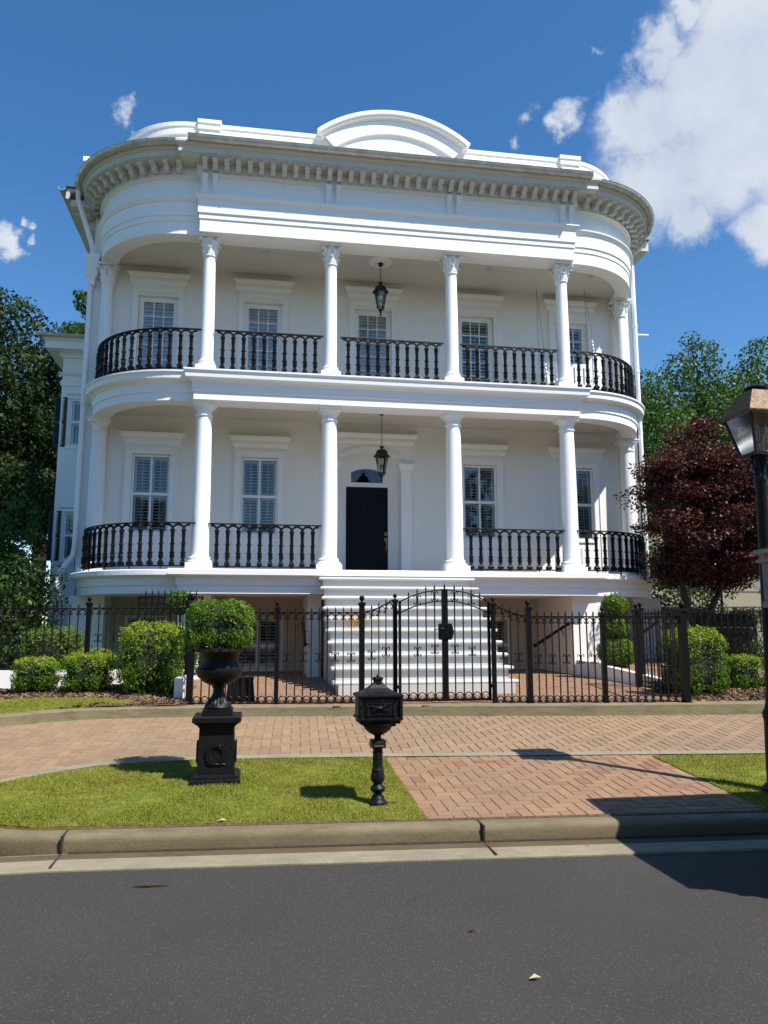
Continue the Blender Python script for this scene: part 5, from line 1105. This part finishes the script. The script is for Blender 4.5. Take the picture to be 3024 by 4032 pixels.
def tree(name, x, y, z, label, blobs, n, size, mat, trunk, jit=.9, cat='tree', group=None, seed=1, flatn=0.0, limbs=6, wid=.62, clip=None, thick=.5):
    rg = np.random.default_rng(seed); o = empty(name, (x, y, z), label=label, cat=cat, group=group)
    A = np.array([b[3]*b[4]+b[3]*b[5]+b[4]*b[5] for b in blobs]); cnt = (A/A.sum()*n).astype(int); Cs = []; Ns = []
    for b, c in zip(blobs, cnt):
        d = rg.normal(0, 1, (c, 3)); d /= np.linalg.norm(d, axis=1)[:,None]
        ph = rg.uniform(0, 6, 5); w = (np.sin(4*d[:,0]+ph[0]+2*d[:,2])+np.sin(5*d[:,1]+ph[1])+np.sin(6*d[:,2]+ph[2]+3*d[:,0])+np.sin(9*d[:,0]+8*d[:,1]+ph[3]))/4
        rr = (1+.24*w)*(1-thick*rg.uniform(0, 1, c)**1.8); keep = rg.uniform(0, 1, c) < .62+.75*w
        Cs.append((d*rr[:,None]*np.array(b[3:6])+np.array(b[0:3]))[keep]); nn = d*(1-flatn)+np.array([0, 0, 1.0])*flatn*1.2; Ns.append(nn[keep])
    C = np.concatenate(Cs); Nn = np.concatenate(Ns)
    if clip is not None: k = clip(C+np.array([x, y, z])); C, Nn = C[k], Nn[k]
    leaves(C, Nn, size, jit, M[mat], 'crown', o, wid, rg)
    m = MB()
    for (p, r) in trunk: m.tube(p, r, 8)
    tb = trunk[0][0]; top = Vector(tb[-1])
    pick = sorted(blobs, key=lambda b: -b[3])[:limbs]
    for b in pick:
        s = Vector(tb[max(0, len(tb)-2)]).lerp(top, rg.uniform(.2, 1)); e = Vector(b[:3]); mid = (s+e)/2+Vector((rg.normal(0, .1), rg.normal(0, .1), -.1))*(e-s).length*.4
        r0 = trunk[0][1][-1]*.7; m.tube([s, mid, e], [r0, r0*.65, r0*.25], 6)
    m.build('trunk', M['bark'], o); return o
def blobcloud(c, rad, k, br, rg, squash=1.0, top=0.0):
    out = []
    for i in range(k):
        d = rg.normal(0, 1, 3); d /= np.linalg.norm(d); r = rg.uniform(.45, 1)**.6; s = br*rg.uniform(.7, 1.35)
        out.append((c[0]+d[0]*r*rad[0], c[1]+d[1]*r*rad[1], c[2]+d[2]*r*rad[2], s, s, s*squash))
    return out
g = np.random.default_rng(5)
TG = 'dark woodland trees at left'
def bigtree(x, y, z, h, r, label, n, size, mat, seed, k=16, group=None, low=.25, cat='tree', name='woodland_tree', br=None):
    rg = np.random.default_rng(seed+100); c = (0, 0, h*(low+(1-low)/2)); bl = blobcloud(c, (r*.8, r*.8, h*(1-low)/2*.85), k, br or r*.42, rg, .85)+[(0, 0, h*.9, r*.3, r*.3, h*.12)]
    tr = [([(0, 0, -.3), (.15, .1, h*low), (.05, -.1, h*.6)], [h*.028+.06, h*.02+.04, h*.012+.02])]
    return tree(name, x, y, z, label, bl, n, size, mat, tr, group=group, seed=seed, cat=cat)
bigtree(-15.3, 19, -1.5, 15.6, 4.8, 'tall dark woodland tree at the left edge of the photo', 62000, .20, 'treed', 41, 22, TG)
bigtree(-12.6, 21, -1.5, 14.0, 3.6, 'dark woodland tree just left of the rear wing', 46000, .19, 'treed', 42, 18, TG)
bigtree(-10.6, 16.5, -1.5, 9.5, 3.0, 'shorter dark tree behind the rear wing shutters', 24000, .17, 'treed', 43, 14, TG, .05)
bigtree(-12.4, 10.5, -1.8, 7.4, 2.6, 'dark understorey tree in front of the woodland at left', 26000, .14, 'treed', 44, 16, TG, .0)
bigtree(-14.6, 9.5, -1.8, 5.4, 2.6, 'low dark tree at the left edge under the woodland', 22000, .15, 'treed', 51, 14, TG, .0)
bigtree(-11.2, 6.6, -1.9, 3.6, 1.7, 'dark low tree between the hedge and the rear wing', 14000, .11, 'treed', 52, 12, TG, .0)
bigtree(-19.5, 24, -1.5, 15, 5.0, 'tall dark tree deep in the woodland at far left', 26000, .24, 'treed', 45, 18, TG)
tree('bright_tree', -10.4, 18, -1.5, 'sunlit bright green branch rising behind the roof of the rear wing', [(.0,0,14.5,.55,.5,.5),(.6,0,13.9,.7,.6,.6),(-.45,0,13.0,.6,.5,.5),(.3,0,12.9,.8,.7,.6),(-.9,0,12.3,.6,.5,.4),(.9,0,12.0,1.0,.8,.8),(-.3,0,11.5,.7,.6,.5),(1.9,0,14.5,.6,.5,.5)], 7500, .17, 'tree', [([(.8,0,-.3),(.7,0,6),(.3,0,12),(.1,0,14)], [.3,.22,.09,.03])], seed=46, limbs=6)
tree('dark_shrub', -9.2, 4.6, -1.9, 'mid green understorey tree beside the rear wing at left', blobcloud((0,0,2.5), (1.1,.8,1.7), 12, .7, g), 16000, .11, 'tree', [([(0,0,-.2),(.05,0,1.4),(0,.1,2.5)], [.12,.09,.05])], seed=47)
tree('yellow_shrub', -10.15, 2.4, -1.9, 'yellow-green shrub cut by the left edge of the photo', blobcloud((0,0,2.8), (.55,.5,.9), 8, .45, g), 7000, .09, 'yell', [([(0,0,-.2),(.05,0,1.6),(0,0,2.6)], [.07,.05,.03])], seed=48)
tree('tall_hedge', -8.3, 1.0, -1.9, 'dark hedge in shade left of the house corner behind the fence', [(x_, y_, z_, .75, .55, .55) for x_ in (-2.2,-1.2,-.3,.6,1.0) for y_ in (0,) for z_ in (.4,1.1,1.7)], 26000, .075, 'treed', [([(0,0,-.2),(0,0,.8),(0,0,1.4)], [.06,.05,.03])], seed=49, cat='hedge')
tree('glossy_shrub', -7.25, -1.2, -1.9, 'loose leafy shrub with pale glossy leaves behind the left wall fence', [(-.35,0,1.35,.35,.3,.25),(.1,0,1.6,.4,.3,.25),(.4,.1,1.25,.3,.3,.2),(-.1,-.1,1.0,.4,.3,.25),(.25,0,.7,.3,.25,.25),(-.5,0,.9,.25,.25,.2),(.1,-.1,.35,.3,.25,.2)], 1500, .105, 'gloss', [([(0,0,-.1),(.03,0,.6),(0,.0,1.5)], [.03,.02,.012]),([(.05,0,-.1),(.3,0,.6),(.4,0,1.2)], [.02,.015,.01])], seed=50, wid=.42, cat='shrub', thick=.9)
TR = 'green trees beyond the maple at right'
def poplar(x, y, z, h, r, label, n, size, mat, seed):
    rg = np.random.default_rng(seed); bl = []
    for i in range(18):
        t = .18+.82*i/17; w = r*math.sin(min(1, (1.08-t)*1.9)*PI/2)
        for k in range(3): a = rg.uniform(0, 2*PI); q = w*rg.uniform(.2, .7); s = max(.42, w*rg.uniform(.45, .68)); bl.append((q*math.cos(a), q*math.sin(a), h*t, s, s, s*1.15))
    return tree('tulip_tree', x, y, z, label, bl, n, size, mat, [([(0,0,-.3),(.1,0,h*.5),(0,0,h*.93)], [.28,.16,.04])], group=TR, seed=seed)
poplar(17.6, 21, -1.5, 13.4, 2.9, 'shorter green tree beside the right end of the balcony', 34000, .19, 'tree', 61)
poplar(21.4, 23, -1.5, 16.4, 3.3, 'tall green tree behind the red maple, highest of those at right', 48000, .20, 'tree', 62)
poplar(25.9, 24, -1.5, 16.8, 3.5, 'tall green tree above the street lamp at the right edge', 46000, .20, 'tree', 63)
poplar(20.0, 27, -1.5, 15.6, 3.0, 'green tree filling the gap between the tall trees at right', 30000, .20, 'tree', 64)
bigtree(15.6, 17, -1.5, 8.6, 2.4, 'lower light green tree just behind the red maple', 18000, .16, 'treel', 65, 14, TR, .1, name='broad_tree')
bigtree(21.0, 17.5, -1.5, 9.2, 3.2, 'dark green tree low behind the street lamp', 20000, .18, 'treed', 66, 14, TR, .05, name='broad_tree')
bigtree(11.3, 8.8, -1.9, 6.6, 2.6, 'dark shaded tree behind the cream wall and maple', 22000, .13, 'treed', 67, 14, TR, .0, name='broad_tree')
bigtree(8.9, 4.2, -1.9, 3.6, 1.3, 'dark shaded shrub behind the maple trunks', 12000, .09, 'treed', 68, 10, None, .0, name='dark_shrub', cat='shrub')
# red maple
def mclip(P): return ~((P[:,0] < 6.45) & (P[:,1] > .35) & (np.hypot(P[:,0]-CR, P[:,1]-YC) < 2.55)) & (P[:,0] > 5.0)
rg = np.random.default_rng(77); mb_ = []
for i in range(96):
    while True:
        d = rg.uniform(-1, 1, 3)
        if np.linalg.norm(d) < 1: break
    r_ = rg.uniform(.42, .70); mb_.append((d[0]*1.65+.55, d[1]*1.15-.1, 3.45+d[2]*1.65, r_, r_*.9, r_*.48))
for i in range(22):
    r_ = rg.uniform(.4, .62); mb_.append((rg.uniform(-.55, 2.3), rg.uniform(-.5, 1.0), rg.uniform(1.75, 2.5), r_, r_*.9, r_*.42))
mb_ += [(-.95,.1,2.9,.4,.3,.14),(-1.05,.0,3.7,.4,.3,.14),(-.9,.0,4.0,.4,.3,.16),(-1.0,-.1,2.2,.4,.4,.2),(-.8,.0,1.9,.4,.4,.25),(.3,0,5.2,.35,.35,.22),(.0,0,5.0,.5,.4,.25),(1.2,.3,2.0,.6,.5,.3),(.4,.2,1.9,.5,.5,.25),(-.3,.2,2.0,.5,.4,.25)]
tree('japanese_maple', 6.55, -.35, -1.9, 'dark red Japanese maple spreading beside the right corner of the house', mb_, 140000, .078, 'maple', [([(-.15,.1,-.2),(-.12,.1,.6),(-.3,.0,1.4),(-.4,.1,2.6)], [.11,.09,.07,.03]),([(.05,.2,-.2),(.15,.2,.7),(.55,.1,1.5),(1.0,.0,2.6),(1.2,0,3.4)], [.09,.075,.055,.04,.02])], jit=.55, seed=78, flatn=.65, wid=.5, clip=mclip, thick=.9, limbs=14)
shrub('hedge', 7.6, .5, -1.9, .95, .45, 1.22, 9000, .05, 'clipped dark green hedge behind the right iron fence', 'tree', .4, cat='hedge', seed=80)
shrub('hedge', 6.0, 1.6, -1.9, .5, .4, 1.0, 4000, .045, 'shaded green shrub behind the topiary near the maple trunks', 'treed', .6, cat='shrub', seed=81)

# ------------------------------------------------------------------ neighbour at right
NW = empty('garden_wall', label='cream rendered wall behind the maple trunks at right', cat='wall')
cream = paint('cream_render', (.33, .285, .20), .3); m = MB(); m.box(7.6, 6.0, -2.0, 22, 6.25, -.02); m.box(9.4, 5.98, -.03, 22, 6.27, .03); m.build('wall_course', cream, NW)
NH = empty('neighbour_house', label='pale neighbouring house glimpsed through the red maple leaves', cat='house')
m = MB(); holed_wall(m, 11.5, 21, -1.8, 4.2, [(13.0,.9,13.9,2.6),(15.6,.9,16.5,2.6),(18.2,.9,19.1,2.6)], 12.0, 12.2); m.box(11.5, 12.2, -1.8, 11.7, 19, 4.2); m.box(20.8, 12.2, -1.8, 21, 19, 4.2); m.build('wall', cream, NH)
m = MB(); m.add([(11.1,11.6,4.2),(21.4,11.6,4.2),(21.4,19.4,4.2),(11.1,19.4,4.2),(13.5,15.5,5.6),(19,15.5,5.6)], [(0,1,5,4),(1,2,5),(2,3,4,5),(3,0,4),(3,2,1,0)]); m.build('roof', M['roofing'], NH)
for x in (13.45, 16.05, 18.65):
    m = MB(); m.box(x-.45, 12.0, .9, x-.39, 12.1, 2.6); m.box(x+.39, 12.0, .9, x+.45, 12.1, 2.6); m.box(x-.39, 12.0, 2.54, x+.39, 12.1, 2.6); m.box(x-.39, 12.0, .9, x+.39, 12.1, .96); m.box(x-.39, 12.02, 1.73, x+.39, 12.08, 1.78); o = m.build('window', M['trim'], NH)
    m = MB(); m.add([(x-.39,12.06,.96),(x+.39,12.06,.96),(x+.39,12.06,2.54),(x-.39,12.06,2.54)], [(0,1,2,3)]); m.build('pane', M['glass'], o); m = MB(); m.box(x-.44, 12.21, .8, x+.44, 12.4, 2.7); m.build('room', M['dark'], o)
for k, x in enumerate((10.9, 12.6)):
    o = empty('gate_pier', (x, 6.1, .03), label=['left', 'right'][k]+'-hand white square pier standing on the cream wall', cat='pier', group='white piers on the cream wall'); m = MB(); m.box(-.16, -.16, -.005, .16, .16, 1.25); m.frust(0, 0, [(.2,.2,1.25),(.2,.2,1.32),(.1,.1,1.38)]); m.build('shaft', M['white'], o)
F6 = empty('iron_fence', label='black iron fence with lattice base in front of the hedge at far right', cat='fence')
post(F6, 5.35, -1.15, -2.0, -.74, .035, .035); post(F6, 8.9, -1.4, -2.0, -.74, .04, .04); panel(F6, (5.4, -1.15), (8.85, -1.4), -1.22, -.80, 24, 2)
m = MB()
for k in range(30):
    x0 = 5.4+k*.115
    for s in (0, 1): m.tube([(x0, -1.16-(x0-5.4)*.07, -1.95+s*.7), (x0+.35, -1.18-(x0-5.4)*.07, -1.95+(1-s)*.7)], .008, 4)
m.tube([(5.4,-1.15,-1.95),(8.9,-1.4,-1.95)], .012, 4); m.build('lattice', M['iron'], F6)
TP = empty('trellis_post', (9.1, 3.0, -1.9), label='openwork iron trellis post with scrolls behind the right fence', cat='post')
m = MB()
for s in (-1, 1): m.box(s*.14-.02, -.02, 0, s*.14+.02, .02, 2.9)
for k in range(7):
    for s in (-1, 1): m.tube([(s*(.06+.045*math.cos(t)), 0, .3+k*.37+.12*math.sin(t)) for t in np.linspace(-PI*.9, PI*.9, 10)], .012, 4)
m.tube([(-3.2,0,1.32),(0,0,1.30),(3,0,1.32)], .018, 5)
for k in range(11): m.tube([(-3+k*.26,0,0),(-3+k*.26,0,1.62)], .012, 4)
m.build('scrollwork', M['iron'], TP)
# planter behind the fence
PL = empty('planter', (-2.93, -4.45, -2.15), label='black tapered planter box on the patio behind the urn foot', cat='planter'); m = MB()
m.frust(0, 0, [(.20,.12,0),(.17,.10,.30),(.18,.11,.305),(.18,.11,.33)]); m.build('body', M['lampblk'], PL); m = MB(); m.box(-.15,-.08,.315,.15,.08,.334); m.build('soil', M['soil'], PL)
# ------------------------------------------------------------------ things lying about
def litter(name, x, y, z, pts, r, mat, label, cat):
    m = MB(); m.tube(pts, r, 5); o = m.build(name, mat, None); o.location = (x, y, z); return tag(o, label, cat)
tw = simple('brown_twig', (.06, .022, .016), .8, .3, 30); dl = simple('dry_leaf', (.42, .36, .22), .8, .2, 30); dl2 = simple('brown_leaf', (.20, .09, .05), .8, .2, 30)
litter('twig', -3.35, -10.42, -2.742, [(-.10,.01,0),(-.02,0,.004),(.05,.004,.003),(.12,-.006,0)], [.004,.009,.007,.003], tw, 'dark red-brown twig lying on the road near the kerb', 'twig')
litter('twig', -4.1, -10.95, -2.745, [(-.03,.0,0),(.03,.01,.003)], [.005,.004], dl2, 'short tan twig lying on the road at left', 'twig')
def dead_leaf(x, y, z, s, mat, label):
    m = MB(); m.add([(-s,0,0),(-.2*s,-.5*s,.010),(s,-.1*s,.004),(.1*s,.5*s,.014),(.2*s,.0,.002)], [(0,1,4),(1,2,4),(2,3,4),(3,0,4)]); o = m.build('dead_leaf', mat, None); o.location = (x, y, z); return tag(o, label, 'leaf')
dead_leaf(-1.42, -12.05, -2.745, .03, dl, 'pale dry leaf lying on the asphalt in the foreground')
dead_leaf(-.30, -10.06, -2.732, .035, dl2, 'brown dry leaf lying on the pale gutter concrete')
dead_leaf(-2.95, -9.50, -2.58, .04, dl, 'pale dry leaf stuck at the lawn edge on the kerb')
dead_leaf(-1.55, -11.45, -2.745, .022, tw, 'dark leaf scrap lying on the asphalt')
# ------------------------------------------------------------------ box trailer parked at the right edge: its shadow falls on the kerb and road
TRL = empty('box_trailer', (1.09, -11.17, -2.75), label='grey box trailer with red and cream roof trim parked at the right edge', cat='trailer')
gb = simple('grey_trailer_paint', (.16, .155, .135), .6, .25, 4); lo = simple('olive_trailer_paint', (.055, .05, .038), .65, .3, 5); redp = simple('red_paint', (.50, .015, .03), .5, .1, 8); crm = simple('cream_paint', (.24, .22, .17), .6, .2, 10); bk = simple('black_rubber', (.02, .02, .02), .8, .2, 20)
hy = .91; m = MB(); m.box(.03, -hy+.03, 1.76, 3.6, hy-.03, 2.10); m.box(.045, -hy+.045, 1.14, 3.59, hy-.045, 1.755); m.build('body', [gb], TRL)
m = MB(); m.box(.05, -hy+.05, .45, 3.58, hy-.05, 1.13); m.build('lower_body', lo, TRL)
m = MB(); m.box(.02, -hy+.02, 1.756, 3.61, hy-.02, 1.80); m.box(.025, -hy+.025, 1.13, 3.6, hy-.025, 1.16); m.build('band', gb, TRL)
m = MB(); m.box(0, -hy, 2.10, 3.63, hy, 2.125); m.box(.02, -hy+.02, 2.125, 3.61, hy-.02, 2.165); m.box(-.01, -hy-.01, 2.165, 3.64, hy+.01, 2.20); o = m.build('roof_trim', crm, TRL)
m = MB(); m.box(.014, -hy+.05, 2.130, .019, hy-.085, 2.160); m.build('red_stripe', redp, o)
m = MB(); m.box(.024, .45, 1.83, .029, hy-.13, 2.04); m.build('notice', M['white'], TRL)
for s in (-1, 1): m = MB(); m.box(.030, s*.70-.06, .78, .048, s*.70+.06, .98); m.build('tail_light', redp, TRL)
m = MB(); m.box(.036, -.012, 1.18, .044, .012, 1.74); m.box(.040, -.8, .44, .049, .8, .52); m.build('door_seam', bk, TRL)
for s in (-1, 1):
    m = MB(); m.T = Matrix.Translation((1.9, s*.80, .34)) @ Matrix.Rotation(PI/2, 4, 'X'); m.lathe([(.2,-.10),(.32,-.10),(.34,-.06),(.34,.06),(.32,.10),(.2,.10)], 20); m.T = None; w = m.build('wheel', bk, TRL, True)
    m = MB(); m.T = Matrix.Translation((1.9, s*.80, .34)) @ Matrix.Rotation(PI/2, 4, 'X'); m.lathe([(.05,-.102),(.21,-.105),(.21,.105),(.05,.102)], 16); m.T = None; m.build('rim', M['gutter'], w, True)
m = MB(); m.tube([(3.55,-.5,.5),(4.7,0,.5)], .04, 6); m.tube([(3.55,.5,.5),(4.7,0,.5)], .04, 6); m.tube([(4.6,0,.5),(4.6,0,.05)], .03, 6); m.build('tow_bar', bk, TRL)
# wood across the street behind the viewer: the porch windows mirror it
C_ = []; Nn_ = []
for k in range(15):
    cx_, r_ = -42+k*6.0+RNG.uniform(-1.5, 1.5), RNG.uniform(3.0, 4.2); hh = RNG.uniform(9.0, 13.0); d = RNG.normal(0, 1, (2600, 3)); d /= np.linalg.norm(d, axis=1)[:,None]
    w = 1+.2*np.sin(5*d[:,0]+k)*np.sin(6*d[:,2]+2*k); C_.append(d*w[:,None]*np.array([r_*1.2, r_*.8, hh/2])+np.array([cx_, -33+RNG.uniform(-1, 1), -2.8+hh/2])); Nn_.append(d)
leaves(np.concatenate(C_), np.concatenate(Nn_), .75, .6, M['treed'], 'wood', None)
tag(bpy.data.objects['wood'], 'dark wood across the street mirrored in the porch windows', 'wood', kind='stuff')
